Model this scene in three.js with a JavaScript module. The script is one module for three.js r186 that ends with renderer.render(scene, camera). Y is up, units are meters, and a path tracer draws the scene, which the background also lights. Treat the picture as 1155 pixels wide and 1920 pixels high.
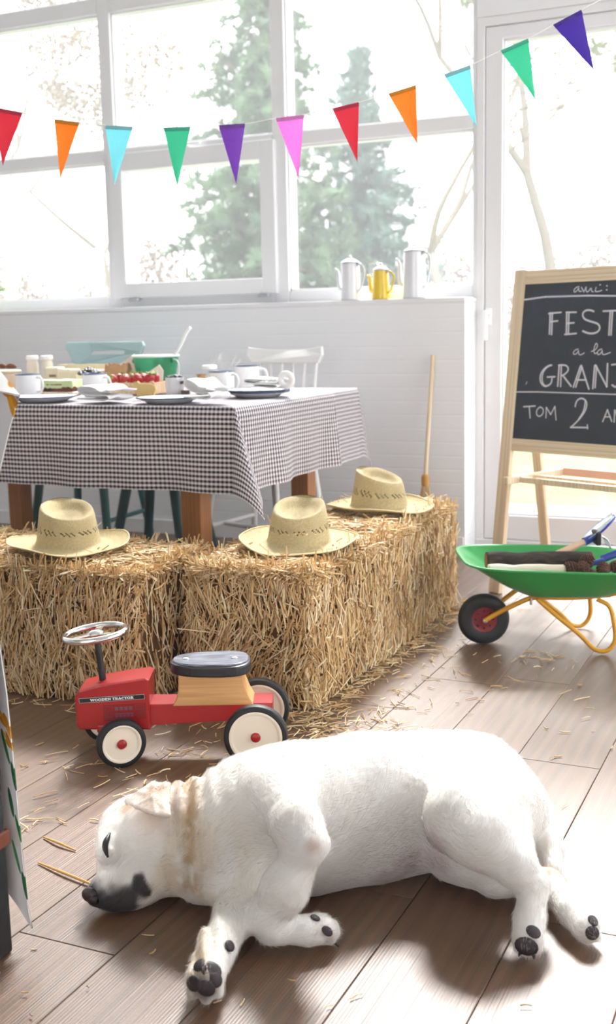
import * as THREE from 'three';
import { RoundedBoxGeometry } from 'three/addons/geometries/RoundedBoxGeometry.js';
import { mergeGeometries, mergeVertices } from 'three/addons/utils/BufferGeometryUtils.js';

// ---------------------------------------------------------------- camera, sky, exposure
const scene = new THREE.Scene();
const camera = new THREE.PerspectiveCamera(48.1, 1155 / 1920, 0.05, 200);
camera.position.set(0, 1, 0);
camera.rotation.order = 'YXZ';
camera.rotation.set(-9.23 * Math.PI / 180, 24.72 * Math.PI / 180, -1.226 * Math.PI / 180);
camera.focus = 2.35; camera.userData.fStop = 5;
scene.add(camera);
scene.background = new THREE.Color().setRGB(0.97, 0.985, 1.0);   // an even overcast sky
scene.backgroundIntensity = 7.0;
const sun = new THREE.DirectionalLight(new THREE.Color().setRGB(1, 0.985, 0.96), 12);   // the sun behind thin cloud: broad, soft-edged
sun.position.set(-9, 30, -30); sun.target.position.set(-1, 0, -2); sun.castShadow = true; sun.shadow.radius = 22; sun.shadow.mapSize.set(2048, 2048);
Object.assign(sun.shadow.camera, { left: -8, right: 8, top: 8, bottom: -8, near: 1, far: 80 }); scene.add(sun, sun.target);
const renderer = new THREE.WebGLRenderer({ antialias: true });
renderer.toneMapping = THREE.LinearToneMapping;
renderer.toneMappingExposure = 0.87;
renderer.shadowMap.enabled = true;

// ---------------------------------------------------------------- helpers
const V = (x, y, z) => new THREE.Vector3(x, y, z);
function rng(a) { return () => { a |= 0; a = a + 0x6D2B79F5 | 0; let t = Math.imul(a ^ a >>> 15, 1 | a); t = t + Math.imul(t ^ t >>> 7, 61 | t) ^ t; return ((t ^ t >>> 14) >>> 0) / 4294967296; }; }
const clamp = (x, a = 0, b = 1) => Math.min(b, Math.max(a, x)), lerp = (a, b, t) => a + (b - a) * t;
const sst = (a, b, x) => { const t = clamp((x - a) / (b - a)); return t * t * (3 - 2 * t); };
const used = new Map();
function numbered(n) { const k = used.get(n) || 0; used.set(n, k + 1); return k ? n + '_' + String(k).padStart(3, '0') : n; }
function tag(o, label, category, group, kind) { if (label) o.userData.label = label; if (category) o.userData.category = category; if (group) o.userData.group = group; if (kind) o.userData.kind = kind; return o; }
function thing(name, label, category, pos = [0, 0, 0], turn = 0, group) {
  const g = new THREE.Group(); g.name = numbered(name); g.position.set(...pos); g.rotation.y = turn; scene.add(g); return tag(g, label, category, group);
}
function part(name, geo, mat, parent, label) {
  const m = new THREE.Mesh(geo, mat); m.name = parent === scene ? numbered(name) : name; m.castShadow = m.receiveShadow = true; parent.add(m); if (label) m.userData.label = label; return m;
}
function struct(name, geo, mat) { return tag(part(name, geo, mat, scene), null, null, null, 'structure'); }
function merge(list) { return mergeGeometries(list.map((g) => { const h = g.index ? g.toNonIndexed() : g; for (const k of Object.keys(h.attributes)) if (!['position', 'normal', 'uv'].includes(k)) h.deleteAttribute(k); return h; })); }
function box(x0, x1, y0, y1, z0, z1) { const g = new THREE.BoxGeometry(x1 - x0, y1 - y0, z1 - z0); boxUV(g, x1 - x0, y1 - y0, z1 - z0); return g.translate((x0 + x1) / 2, (y0 + y1) / 2, (z0 + z1) / 2); }
function boxUV(g, w, h, d) { const p = g.attributes.position, n = g.attributes.normal, uv = g.attributes.uv; for (let i = 0; i < p.count; i++) { const ax = Math.abs(n.getX(i)), ay = Math.abs(n.getY(i)), az = Math.abs(n.getZ(i)); if (ax > ay && ax > az) uv.setXY(i, p.getZ(i), p.getY(i)); else if (ay > az) uv.setXY(i, p.getX(i), p.getZ(i)); else uv.setXY(i, p.getX(i), p.getY(i)); } return g; }
function rbox(x0, x1, y0, y1, z0, z1, r = 0.004, s = 2) { const w = x1 - x0, h = y1 - y0, d = z1 - z0; const g = new RoundedBoxGeometry(w, h, d, s, Math.min(r, w / 2.01, h / 2.01, d / 2.01)); boxUV(g, w, h, d); return g.translate((x0 + x1) / 2, (y0 + y1) / 2, (z0 + z1) / 2); }
function tube(pts, r, seg = 24, rad = 10, closed = false) { const c = new THREE.CatmullRomCurve3(pts.map((p) => Array.isArray(p) ? V(...p) : p), closed, 'centripetal'); return new THREE.TubeGeometry(c, seg, r, rad, closed); }
function capTube(pts, rf, seg = 24, rad = 10) { // tube with a radius that varies, closed by rounded ends
  const c = new THREE.CatmullRomCurve3(pts.map((p) => Array.isArray(p) ? V(...p) : p), false, 'centripetal');
  const fr = c.computeFrenetFrames(seg, false), pos = [], uv = [], idx = []; const L = c.getLength();
  for (let i = 0; i <= seg; i++) { const t = i / seg, P = c.getPointAt(t), r = typeof rf === 'function' ? rf(t) : rf;
    for (let j = 0; j <= rad; j++) { const a = j / rad * Math.PI * 2; const v = P.clone().addScaledVector(fr.normals[i], Math.cos(a) * r).addScaledVector(fr.binormals[i], Math.sin(a) * r); pos.push(v.x, v.y, v.z); uv.push(j / rad * 6.28 * r, t * L); } }
  const w = rad + 1; for (let i = 0; i < seg; i++) for (let j = 0; j < rad; j++) { const a = i * w + j; idx.push(a, a + 1, a + w, a + 1, a + w + 1, a + w); }
  for (const [i, s] of [[0, 1], [seg, -1]]) { const P = c.getPointAt(i / seg); const k = pos.length / 3; pos.push(P.x, P.y, P.z); uv.push(0, 0); for (let j = 0; j < rad; j++) { const a = i * w + j; s > 0 ? idx.push(k, a + 1, a) : idx.push(k, a, a + 1); } }
  const g = new THREE.BufferGeometry(); g.setAttribute('position', new THREE.Float32BufferAttribute(pos, 3)); g.setAttribute('uv', new THREE.Float32BufferAttribute(uv, 2)); g.setIndex(idx); g.computeVertexNormals(); return g;
}
function rod(a, b, r, r2 = r, rad = 12) { const A = V(...a), B = V(...b), L = A.distanceTo(B); const g = new THREE.CylinderGeometry(r2, r, L, rad, 1); g.translate(0, L / 2, 0); g.applyQuaternion(new THREE.Quaternion().setFromUnitVectors(V(0, 1, 0), B.clone().sub(A).normalize())); return g.translate(A.x, A.y, A.z); }
function bar(a, b, w, d, up = [0, 0, 1], r = 0.003) { // a square-sawn batten from a to b; w along 'side', d along 'up'
  const A = V(...a), B = V(...b), L = A.distanceTo(B), y = B.clone().sub(A).normalize(), z = V(...up).addScaledVector(y, -V(...up).dot(y)).normalize(), x = y.clone().cross(z);
  const g = new RoundedBoxGeometry(w, L, d, 2, r); boxUV(g); g.translate(0, L / 2, 0); return g.applyMatrix4(new THREE.Matrix4().makeBasis(x, y, z).setPosition(A)); }
function lathe(p, seg = 40) { return new THREE.LatheGeometry(p.map((q) => new THREE.Vector2(q[0], q[1])), seg); }
function ell(x, y, z, a, b, c, s = 20) { return new THREE.SphereGeometry(1, s, Math.round(s * 0.7)).scale(a, b, c).translate(x, y, z); }
function extr(pts, depth, bevel = 0.003, curve = false) { const s = new THREE.Shape(); if (curve) s.setFromPoints(new THREE.SplineCurve(pts.map((p) => new THREE.Vector2(...p))).getPoints(pts.length * 6)); else s.setFromPoints(pts.map((p) => new THREE.Vector2(...p))); return new THREE.ExtrudeGeometry(s, { depth, bevelEnabled: bevel > 0, bevelSize: bevel, bevelThickness: bevel, bevelSegments: 2, curveSegments: 24 }); }
function grid(nu, nv, f, close = false) { // surface f(u, v) -> [x, y, z, (uv)]
  const pos = [], uv = [], idx = []; for (let j = 0; j <= nv; j++) for (let i = 0; i <= nu; i++) { const q = f(i / nu, j / nv); pos.push(q[0], q[1], q[2]); uv.push(q.length > 3 ? q[3] : i / nu, q.length > 3 ? q[4] : j / nv); }
  const w = nu + 1; for (let j = 0; j < nv; j++) for (let i = 0; i < nu; i++) { const a = j * w + i; idx.push(a, a + 1, a + w, a + 1, a + w + 1, a + w); }
  const g = new THREE.BufferGeometry(); g.setAttribute('position', new THREE.Float32BufferAttribute(pos, 3)); g.setAttribute('uv', new THREE.Float32BufferAttribute(uv, 2)); g.setIndex(idx); g.computeVertexNormals(); return g;
}
function solid(g, th, nu, nv) { // gives a grid() sheet a thickness, with its edges closed
  const p = g.attributes.position, n = g.attributes.normal, uv = g.attributes.uv, N = p.count, pos = [...p.array], u = [...uv.array], idx = [...g.index.array];
  for (let i = 0; i < N; i++) { pos.push(p.getX(i) - n.getX(i) * th, p.getY(i) - n.getY(i) * th, p.getZ(i) - n.getZ(i) * th); u.push(uv.getX(i), uv.getY(i)); }
  const gi = g.index.array; for (let i = 0; i < gi.length; i += 3) idx.push(gi[i] + N, gi[i + 2] + N, gi[i + 1] + N);
  const w = nu + 1, edge = (a, b) => idx.push(a, a + N, b, b, a + N, b + N);
  for (let i = 0; i < nu; i++) { edge(i + 1, i); edge(nv * w + i, nv * w + i + 1); } for (let j = 0; j < nv; j++) { edge(j * w, (j + 1) * w); edge((j + 1) * w + nu, j * w + nu); }
  const h = new THREE.BufferGeometry(); h.setAttribute('position', new THREE.Float32BufferAttribute(pos, 3)); h.setAttribute('uv', new THREE.Float32BufferAttribute(u, 2)); h.setIndex(idx); h.computeVertexNormals(); return h;
}
// noise
const hsh = (x, y, s = 0) => { let h = Math.imul(x | 0, 374761393) + Math.imul(y | 0, 668265263) + Math.imul(s | 0, 1274126177) | 0; h = Math.imul(h ^ h >>> 13, 1274126177); return ((h ^ h >>> 16) >>> 0) / 4294967296; };
function vn(x, y, px, py, s = 0) { const xi = Math.floor(x), yi = Math.floor(y), fx = x - xi, fy = y - yi, u = fx * fx * (3 - 2 * fx), v = fy * fy * (3 - 2 * fy), m = (a, b) => ((a % b) + b) % b; const a = m(xi, px), b = m(xi + 1, px), c = m(yi, py), d = m(yi + 1, py); return lerp(lerp(hsh(a, c, s), hsh(b, c, s), u), lerp(hsh(a, d, s), hsh(b, d, s), u), v); }
function fbm(u, v, fx, fy, o = 4, s = 0) { let a = 0, w = 0.5, t = 0; for (let i = 0; i < o; i++) { a += w * vn(u * fx, v * fy, fx, fy, s + i); t += w; w *= 0.5; fx *= 2; fy *= 2; } return a / t; }
function n3(x, y, z) { const zi = Math.floor(z), f = z - zi; return lerp(vn(x, y, 1e6, 1e6, zi), vn(x, y, 1e6, 1e6, zi + 1), f * f * (3 - 2 * f)); }
function tex(w, h, f, srgb = true) { const d = new Uint8Array(w * h * 4); for (let y = 0; y < h; y++) for (let x = 0; x < w; x++) { const c = f(x / w, y / h), i = (y * w + x) * 4; if (typeof c === 'number') d[i] = d[i + 1] = d[i + 2] = clamp(c) * 255; else for (let k = 0; k < 3; k++) d[i + k] = clamp(c[k]) * 255; d[i + 3] = 255; }
  const t = new THREE.DataTexture(d, w, h); t.wrapS = t.wrapT = THREE.RepeatWrapping; t.magFilter = THREE.LinearFilter; t.minFilter = THREE.LinearMipmapLinearFilter; t.generateMipmaps = true; if (srgb) t.colorSpace = THREE.SRGBColorSpace; t.needsUpdate = true; return t; }
function rep(t, x, y) { const c = t.clone(); c.repeat.set(x, y); c.needsUpdate = true; return c; }
function canv(w, h, f, srgb = true) { const c = document.createElement('canvas'); c.width = w; c.height = h; f(c.getContext('2d'), w, h); const t = new THREE.CanvasTexture(c); if (srgb) t.colorSpace = THREE.SRGBColorSpace; t.wrapS = t.wrapT = THREE.RepeatWrapping; return t; }
const mat = (color, roughness = 0.6, o = {}) => new THREE.MeshStandardMaterial({ color, roughness, ...o });
const phys = (color, roughness = 0.4, o = {}) => new THREE.MeshPhysicalMaterial({ color, roughness, ...o });
const mix3 = (a, b, t) => [lerp(a[0], b[0], t), lerp(a[1], b[1], t), lerp(a[2], b[2], t)];

// ---------------------------------------------------------------- textures and materials
const grainT = tex(512, 512, (u, v) => { const g = fbm(u, v, 24, 2, 4, 3), f = fbm(u, v, 128, 4, 2, 9); const t = clamp(0.5 + (g - 0.5) * 1.5 + (f - 0.5) * 0.7); return mix3([0.87, 0.82, 0.77], [1, 1, 1], t); });
const floorT = tex(1024, 1024, (u, v) => { const w = 0.12 * (fbm(u, v, 2, 3, 3, 5) - 0.5), rings = 0.5 + 0.5 * Math.sin((u * 14 + w * 40) * 6.283), g = fbm(u, v, 48, 3, 4, 11), f = fbm(u, v, 256, 6, 2, 19); const t = clamp(0.15 + 0.25 * rings + 0.45 * g + 0.3 * (f - 0.3)); return mix3([0.33, 0.235, 0.17], [0.53, 0.41, 0.32], t); });
const floorB = tex(1024, 1024, (u, v) => { const l = 0.5 + 0.5 * Math.sin(u * 6.283 * 80 + 6 * fbm(u, v, 3, 4, 3, 31)); return 0.45 * l * fbm(u, v, 30, 5, 2, 8) + 0.55 * fbm(u, v, 200, 6, 3, 21); }, false);
const weaveB = tex(256, 256, (u, v) => 0.5 + 0.25 * Math.sin(u * 6.283 * 64) * Math.sin(v * 6.283 * 64) + 0.25 * (fbm(u, v, 64, 64, 2, 4) - 0.5), false);
const noiseB = tex(256, 256, (u, v) => fbm(u, v, 16, 16, 5, 7), false);
const brickB = tex(512, 512, (u, v) => { const row = Math.floor(v * 8), fy = v * 8 - row, fx0 = u * 2 + (row % 2) * 0.5, fx = fx0 - Math.floor(fx0); const e = Math.min(sst(0, 0.10, Math.min(fy, 1 - fy)), 0.75 + 0.25 * sst(0, 0.02, Math.min(fx, 1 - fx))); return 0.75 * e + 0.25 * fbm(u, v, 24, 24, 4, 2); }, false);
const furT = tex(512, 512, (u, v) => { const w = 0.02 * (fbm(u, v, 6, 6, 3, 3) - 0.5); return 0.6 * fbm(u + w, v + w, 20, 110, 3, 12) + 0.4 * fbm(u, v, 40, 40, 3, 5); }, false);
const barkT = tex(256, 512, (u, v) => { const g = fbm(u, v, 8, 6, 5, 3); return mix3([0.16, 0.13, 0.11], [0.50, 0.44, 0.38], clamp((g - 0.25) * 1.8)); });
const M = {
  paint: phys(0xe9e9ec, 0.38, { bumpMap: rep(noiseB, 2, 2), bumpScale: 0.0004 }),
  wall: phys(0xecedf0, 0.55, { bumpMap: rep(noiseB, 1.5, 1.5), bumpScale: 0.001 }),
  brickwall: phys(0xecedf1, 0.5, { bumpMap: rep(brickB, 2.1, 2.1), bumpScale: 0.0009 }),
  ceiling: mat(0xf0f0f0, 0.8),
  glass: phys(0xffffff, 0, { transmission: 1, thickness: 0, ior: 1.5 }),
  plank: phys(0xffffff, 0.42, { map: floorT, bumpMap: floorB, bumpScale: 0.0005, ior: 1.6, clearcoat: 0.3, clearcoatRoughness: 0.4 }),
  pine: phys(0xf4e3c6, 0.5, { map: rep(grainT, 8, 1) }),
  pineEnd: mat(0xc79a62, 0.6),
  oak: phys(0xb07440, 0.45, { map: rep(grainT, 8, 1) }),
  beech: phys(0xdfb27d, 0.4, { map: rep(grainT, 6, 2) }),
  enamel: phys(0xf4f5f7, 0.18, { clearcoat: 0.6, clearcoatRoughness: 0.08 }),
  blueRim: phys(0x2b4468, 0.25),
  chrome: mat(0xe8e8ea, 0.14, { metalness: 1 }),
  steel: mat(0xc8cbd0, 0.32, { metalness: 1 }),
  black: phys(0x15171c, 0.45),
  rubber: mat(0x0d0f14, 0.55),
};
// ---------------------------------------------------------------- the room
// floor: boards 192 mm wide that run towards the windows, each one a piece
const floor = new THREE.Group(); floor.name = 'floor'; tag(floor, null, null, null, 'structure'); scene.add(floor);
part('subfloor', box(-6.3, 1.9, -0.2, -0.014, -5.1, 3.2), mat(0x5a4432, 0.8), floor);
{
  const R = rng(11), W = 0.1924, L = 1.3;
  const plank = (x0, x1, z0, z1) => { // chamfered board
    const c = 0.0011, y = 0, b = -0.0135, ou = R() * 7, ov = R() * 7; const P = [[x0, b, z0], [x1, b, z0], [x1, b, z1], [x0, b, z1], [x0, y - c, z0], [x1, y - c, z0], [x1, y - c, z1], [x0, y - c, z1], [x0 + c, y, z0 + c], [x1 - c, y, z0 + c], [x1 - c, y, z1 - c], [x0 + c, y, z1 - c]];
    const F = [[8, 11, 10, 9]]; for (let k = 0; k < 4; k++) { const n = (k + 1) % 4; F.push([4 + k, 8 + k, 8 + n, 4 + n], [k, 4 + k, 4 + n, n]); }
    const pos = [], uv = []; for (const f of F) for (const i of [0, 1, 2, 0, 2, 3]) { const p = P[f[i]]; pos.push(...p); uv.push((p[0] + ou) * 2.2, (p[2] + ov) * 0.42); }
    const g = new THREE.BufferGeometry(); g.setAttribute('position', new THREE.Float32BufferAttribute(pos, 3)); g.setAttribute('uv', new THREE.Float32BufferAttribute(uv, 2)); g.computeVertexNormals(); return g;
  };
  const tones = [0xffffff, 0xf2ece6, 0xe6dcd2, 0xfbf4ec].map((c) => { const m = M.plank.clone(); m.color.set(c); return m; });
  const off = { '-2': -2.5, '-1': -1.79, '0': -1.79 };
  for (let k = -30; k < 12; k++) {
    const x0 = -0.2475 + k * W, x1 = x0 + W - 0.0012; if (x0 < -6.2 || x1 > 1.85) continue;
    let z = -5.05; const first = k === -2 ? -2.5 : k === -3 ? -1.784 : k === -1 ? -1.792 : -R() * L; let j = first; while (j - L > -5.05) j -= L;
    while (z < 0.5) { const e = Math.min(j, 0.62); if (e - z > 0.02) part('plank', plank(x0, x1, z, e - 0.001), tones[Math.floor(R() * 4)], floor); z = e; j += L; if (e >= 0.62) break; }
  }
  part('floor_behind', (() => { const g = box(-6.2, 1.9, -0.0135, 0, 0.62, 3.1); const u = g.attributes.uv; for (let i = 0; i < u.count; i++) u.setXY(i, u.getX(i) * 2.2, u.getY(i) * 0.42); return g; })(), M.plank, floor);
}
const H = 4.5, WZ = -4.95, GZ = -5.02; // ceiling height, inner plane of the window frames, plane of the glass
struct('ceiling', box(-6.4, 2.0, H, H + 0.2, -5.15, 3.3), M.ceiling);
struct('wall_left', box(-6.4, -6.2, 0, H, -5.15, 3.3), M.wall);
// the parapet below the windows, with its sill
{
  const w = new THREE.Group(); w.name = 'wall_back'; tag(w, null, null, null, 'structure'); scene.add(w);
  part('parapet', box(-6.2, -1.447, 0, 1.085, -5.12, -4.78), M.brickwall, w);
  part('sill', rbox(-6.2, -1.445, 1.085, 1.106, -5.06, -4.776, 0.004), M.paint, w);
  part('lintel', box(-1.446, 0.55, 2.262, 2.52, -5.1, -4.946), M.wall, w);
  part('cornice', rbox(-1.44, 0.55, 2.36, 2.385, -4.96, -4.92, 0.008), M.paint, w);
  part('pier', box(0.55, 1.9, 0, H, -5.12, -4.93), M.wall, w);
  part('head', box(-6.2, 0.55, 4.3, H, -5.1, -4.93), M.wall, w);
}
// windows: bays 0.934 m wide between mullions
const MX = [-6.122, -5.188, -4.254, -3.32, -2.386];
function frameBar(x0, x1, y0, y1, z0 = -5.06, z1 = WZ) { return rbox(x0, x1, y0, y1, z0, z1, 0.005); }
MX.forEach((mx, i) => {
  const w = new THREE.Group(); w.name = 'window_' + (i + 1); tag(w, null, null, null, 'structure'); scene.add(w);
  const x0 = mx + 0.034, x1 = mx + 0.934 - (i === 4 ? 0.01 : 0.034), last = i === 4;
  part('mullion', frameBar(mx - 0.034, x0, 1.106, 4.3), M.paint, w);
  if (last) part('mullion', frameBar(x1, x1 + 0.017, 0.0, 4.3), M.paint, w);
  part('bottom_rail', frameBar(x0, x1, 1.106, 1.163), M.paint, w);
  part('transom', frameBar(x0, x1, 1.818, 1.878), M.paint, w);
  part('top_rail', frameBar(x0, x1, 2.515, 2.59), M.paint, w);
  const beads = (y0, y1) => part('glazing_bead', merge([rbox(x0, x0 + 0.008, y0, y1, GZ, WZ - 0.018, 0.002), rbox(x1 - 0.008, x1, y0, y1, GZ, WZ - 0.018, 0.002), rbox(x0, x1, y0, y0 + 0.008, GZ, WZ - 0.018, 0.002), rbox(x0, x1, y1 - 0.008, y1, GZ, WZ - 0.018, 0.002)]), M.paint, w);
  const pane = (y0, y1) => part('pane', box(x0 - 0.005, x1 + 0.005, y0, y1, GZ - 0.004, GZ), M.glass, w);
  if (i === 3) {
    const s = part('sash', merge([rbox(-3.312, -3.238, 1.152, 1.852, -5.05, -4.925, 0.006), rbox(-2.480, -2.404, 1.152, 1.852, -5.05, -4.925, 0.006), rbox(-3.24, -2.478, 1.152, 1.226, -5.05, -4.9255, 0.006), rbox(-3.24, -2.478, 1.766, 1.852, -5.05, -4.9255, 0.006)]), M.paint, w);
    part('pane', box(-3.243, -2.476, 1.222, 1.77, GZ - 0.004, GZ), M.glass, s);
    for (const x of [-3.19, -2.47]) part('hinge', rbox(x - 0.03, x + 0.03, 1.137, 1.154, -4.93, -4.905, 0.006), M.steel, s);
    part('sash_handle', merge([rbox(-2.875, -2.845, 1.85, 1.87, -4.93, -4.9, 0.005), rbox(-2.9, -2.775, 1.857, 1.868, -4.912, -4.897, 0.004)]), M.enamel, s);
  } else { pane(1.158, 1.822); beads(1.163, 1.818); }
  pane(1.873, 2.52); pane(2.586, 3.38); pane(3.42, 4.3); beads(1.878, 2.515); beads(2.59, 3.37); part('upper_rail', frameBar(x0, x1, 3.37, 3.43), M.paint, w);
});
// the glazed door beside the parapet, and its second leaf beyond the frame
function door(name, x0, x1, hinge) {
  const d = new THREE.Group(); d.name = name; tag(d, null, null, null, 'structure'); scene.add(d);
  part('door_frame', merge([rbox(x0, x0 + 0.035, 0, 2.262, -5.08, -4.945, 0.004), rbox(x1 - 0.03, x1, 0, 2.262, -5.08, -4.945, 0.004), rbox(x0 + 0.002, x1 - 0.002, 2.225, 2.2612, -5.079, -4.9456, 0.004), rbox(x0, x1, -0.01, 0.035, -5.08, -4.94, 0.004)]), M.paint, d);
  const a = x0 + 0.037, b = x1 - 0.032, leaf = part('door_leaf', merge([rbox(a, a + 0.075, 0.037, 2.223, -5.05, -4.955, 0.005), rbox(b - 0.075, b, 0.037, 2.223, -5.05, -4.955, 0.005), rbox(a, b, 0.037, 0.146, -5.05, -4.9555, 0.005), rbox(a, b, 2.17, 2.223, -5.05, -4.9555, 0.005)]), M.paint, d);
  part('pane', box(a + 0.07, b - 0.07, 0.142, 2.175, GZ - 0.004, GZ), M.glass, leaf);
  part('glazing_bead', merge([rbox(a + 0.073, a + 0.083, 0.146, 2.17, GZ, -4.967, 0.002), rbox(b - 0.083, b - 0.073, 0.146, 2.17, GZ, -4.967, 0.002), rbox(a + 0.075, b - 0.075, 0.146, 0.156, GZ, -4.967, 0.002), rbox(a + 0.075, b - 0.075, 2.16, 2.17, GZ, -4.967, 0.002)]), M.paint, leaf);
  if (hinge) { const h = part('door_handle', merge([rbox(-1.407, -1.377, 0.985, 1.062, -4.958, -4.945, 0.008), rod([-1.392, 1.04, -4.95], [-1.392, 1.04, -4.905], 0.009), rbox(-1.401, -1.383, 0.918, 1.05, -4.912, -4.894, 0.007)]), M.enamel, leaf); h.userData.label = 'white lever handle'; }
  return d;
}
door('door_1', -1.447, -0.46, true); door('door_2', -0.45, 0.55, false);
part('transom_pane', box(-1.44, 0.55, 2.52, 4.3, GZ - 0.004, GZ), M.glass, (() => { const w = new THREE.Group(); w.name = 'window_6'; tag(w, null, null, null, 'structure'); scene.add(w); return w; })());
// side and rear walls, glazed too: the daylight that comes from behind the camera
function glazedWall(name, along, at, thick, from, to, sill, headY, bays, wname) {
  const B = (u0, u1, y0, y1, d0 = 0, d1 = thick) => along === 'x' ? box(u0, u1, y0, y1, at + d0, at + d1) : box(at + d0, at + d1, y0, y1, u0, u1);
  const w = new THREE.Group(); w.name = name; tag(w, null, null, null, 'structure'); scene.add(w);
  part('wall_below', B(from, to, 0, sill), M.wall, w); part('wall_above', B(from, to, headY, H), M.wall, w);
  const step = (to - from) / bays;
  for (let i = 0; i < bays; i++) {
    const g = new THREE.Group(); g.name = 'window_' + wname++; tag(g, null, null, null, 'structure'); scene.add(g);
    const a = from + i * step, b = a + step; part('frame', merge([B(a, a + 0.06, sill, headY), B(b - 0.06, b, sill, headY), B(a + 0.06, b - 0.06, sill, sill + 0.06), B(a + 0.06, b - 0.06, headY - 0.06, headY), B(a + 0.06, b - 0.06, 1.82, 1.88)]), M.paint, g);
    part('pane', B(a + 0.05, b - 0.05, sill + 0.05, headY - 0.05, thick * 0.5, thick * 0.5 + 0.004), M.glass, g);
  }
  return wname;
}
let wn = 7;
struct('wall_right', box(1.85, 2.05, 0, H, -1.4, 3.25), M.wall);
wn = glazedWall('wall_right_glazed', 'z', 1.85, 0.15, -5.1, -1.4, 0.12, 2.6, 4, wn);
struct('wall_front', box(-6.2, -1.2, 0, H, 3.1, 3.25), M.wall);
wn = glazedWall('wall_front_glazed', 'x', 3.1, 0.15, -1.2, 1.85, 0.9, 2.5, 3, wn);
struct('baseboard_back', rbox(-6.2, -1.45, 0, 0.07, -4.78, -4.766, 0.003), M.paint);
// ---------------------------------------------------------------- the table and its checked cloth
const TX0 = -3.47, TX1 = -1.682, TZ0 = -4.14, TZ1 = -3.125, TY = 0.752;
{
  const t = thing('dining_table', 'wooden table with square brown legs under the checked cloth', 'table', [(TX0 + TX1) / 2, 0, (TZ0 + TZ1) / 2]);
  const hx = (TX1 - TX0) / 2, hz = (TZ1 - TZ0) / 2;
  part('tabletop', rbox(-hx + 0.002, hx - 0.002, TY - 0.03, TY - 0.003, -hz + 0.002, hz - 0.002, 0.004), M.oak, t);
  part('apron', merge([box(-hx + 0.1, hx - 0.1, TY - 0.12, TY - 0.03, hz - 0.075, hz - 0.055), box(-hx + 0.1, hx - 0.1, TY - 0.12, TY - 0.03, -hz + 0.055, -hz + 0.075), box(hx - 0.075, hx - 0.055, TY - 0.12, TY - 0.03, -hz + 0.1, hz - 0.1), box(-hx + 0.055, -hx + 0.075, TY - 0.12, TY - 0.03, -hz + 0.1, hz - 0.1)]), M.oak, t);
  for (const [x, z] of [[1, 1], [1, -1], [-1, 1], [-1, -1]]) part('leg', rbox(x * (hx - 0.2) - 0.037, x * (hx - 0.2) + 0.037, 0, TY - 0.03, z * (hz - 0.09) - 0.037, z * (hz - 0.09) + 0.037, 0.004), M.oak, t);
}
{
  const drop = 0.272, N = 128, K = 92, top = TY + 0.003;
  const f = (i, j) => {
    const a = lerp(TX0 - drop, TX1 + drop, i), b = lerp(TZ1 + drop, TZ0 - drop, j);
    const ex = a > TX1 ? a - TX1 : a < TX0 ? a - TX0 : 0, ez = b > TZ1 ? b - TZ1 : b < TZ0 ? b - TZ0 : 0, u = a / 0.0150, v = b / 0.0150;
    const sx = Math.sign(ex), sz = Math.sign(ez), ax = Math.abs(ex), az = Math.abs(ez), bx = clamp(a, TX0, TX1), bz = clamp(b, TZ0, TZ1);
    const flare = (t, s) => (b < -3.9 ? 0.35 : 1) * ( 0.006 * sst(0, 0.03, t) + 0.03 * t + t * (0.055 * Math.sin(s * 11 + 1) + 0.03 * Math.sin(s * 27)));
    if (!ax && !az) return [a, top + 0.0008 * Math.sin(a * 40) * Math.sin(b * 33), b, u, v];
    if (ax && !az) return [bx + sx * flare(ax, b), top - ax + 0.004, b, u, v];
    if (az && !ax) return [a, top - az + 0.004, bz + sz * flare(az, a), u, v];
    const r = Math.hypot(ax, az), th = Math.atan2(az, ax), phi = (sz > 0 ? 0.42 : 0.22) * Math.pow(Math.sin(2 * th), 0.8), fl = flare(r, ax > az ? bz : bx);
    const d = sz > 0 ? th - 0.2 : 1.35, hx = sx * Math.cos(d), hz = sz * Math.sin(d), s = r * Math.sin(phi);
    return [bx + sx * fl * Math.cos(th) + hx * s, top + 0.004 - r * Math.cos(phi) * (1 - 0.06 * Math.sin(2 * th)), bz + sz * fl * Math.sin(th) + hz * s, u, v];
  };
  const ging = tex(64, 64, (u, v) => { const e = (x) => sst(0.0, 0.07, x) * (1 - sst(0.5, 0.57, x)), a = e(u), b = e(v); const w = 0.9 + 0.1 * vn(u * 16, v * 16, 16, 16, 3); const c = mix3([0.97, 0.94, 0.96], [0.09, 0.07, 0.12], clamp(0.24 * a + 0.50 * b + 0.30 * a * b)); return c.map((x) => x * w); });
  const m = part('tablecloth', solid(grid(N, K, f), 0.0022, N, K), phys(0xffffff, 0.85, { map: ging, sheen: 0.3, side: THREE.DoubleSide }), scene);
  tag(m, 'black and white checked cloth hanging over the edges of the table', 'tablecloth');
}
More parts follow.
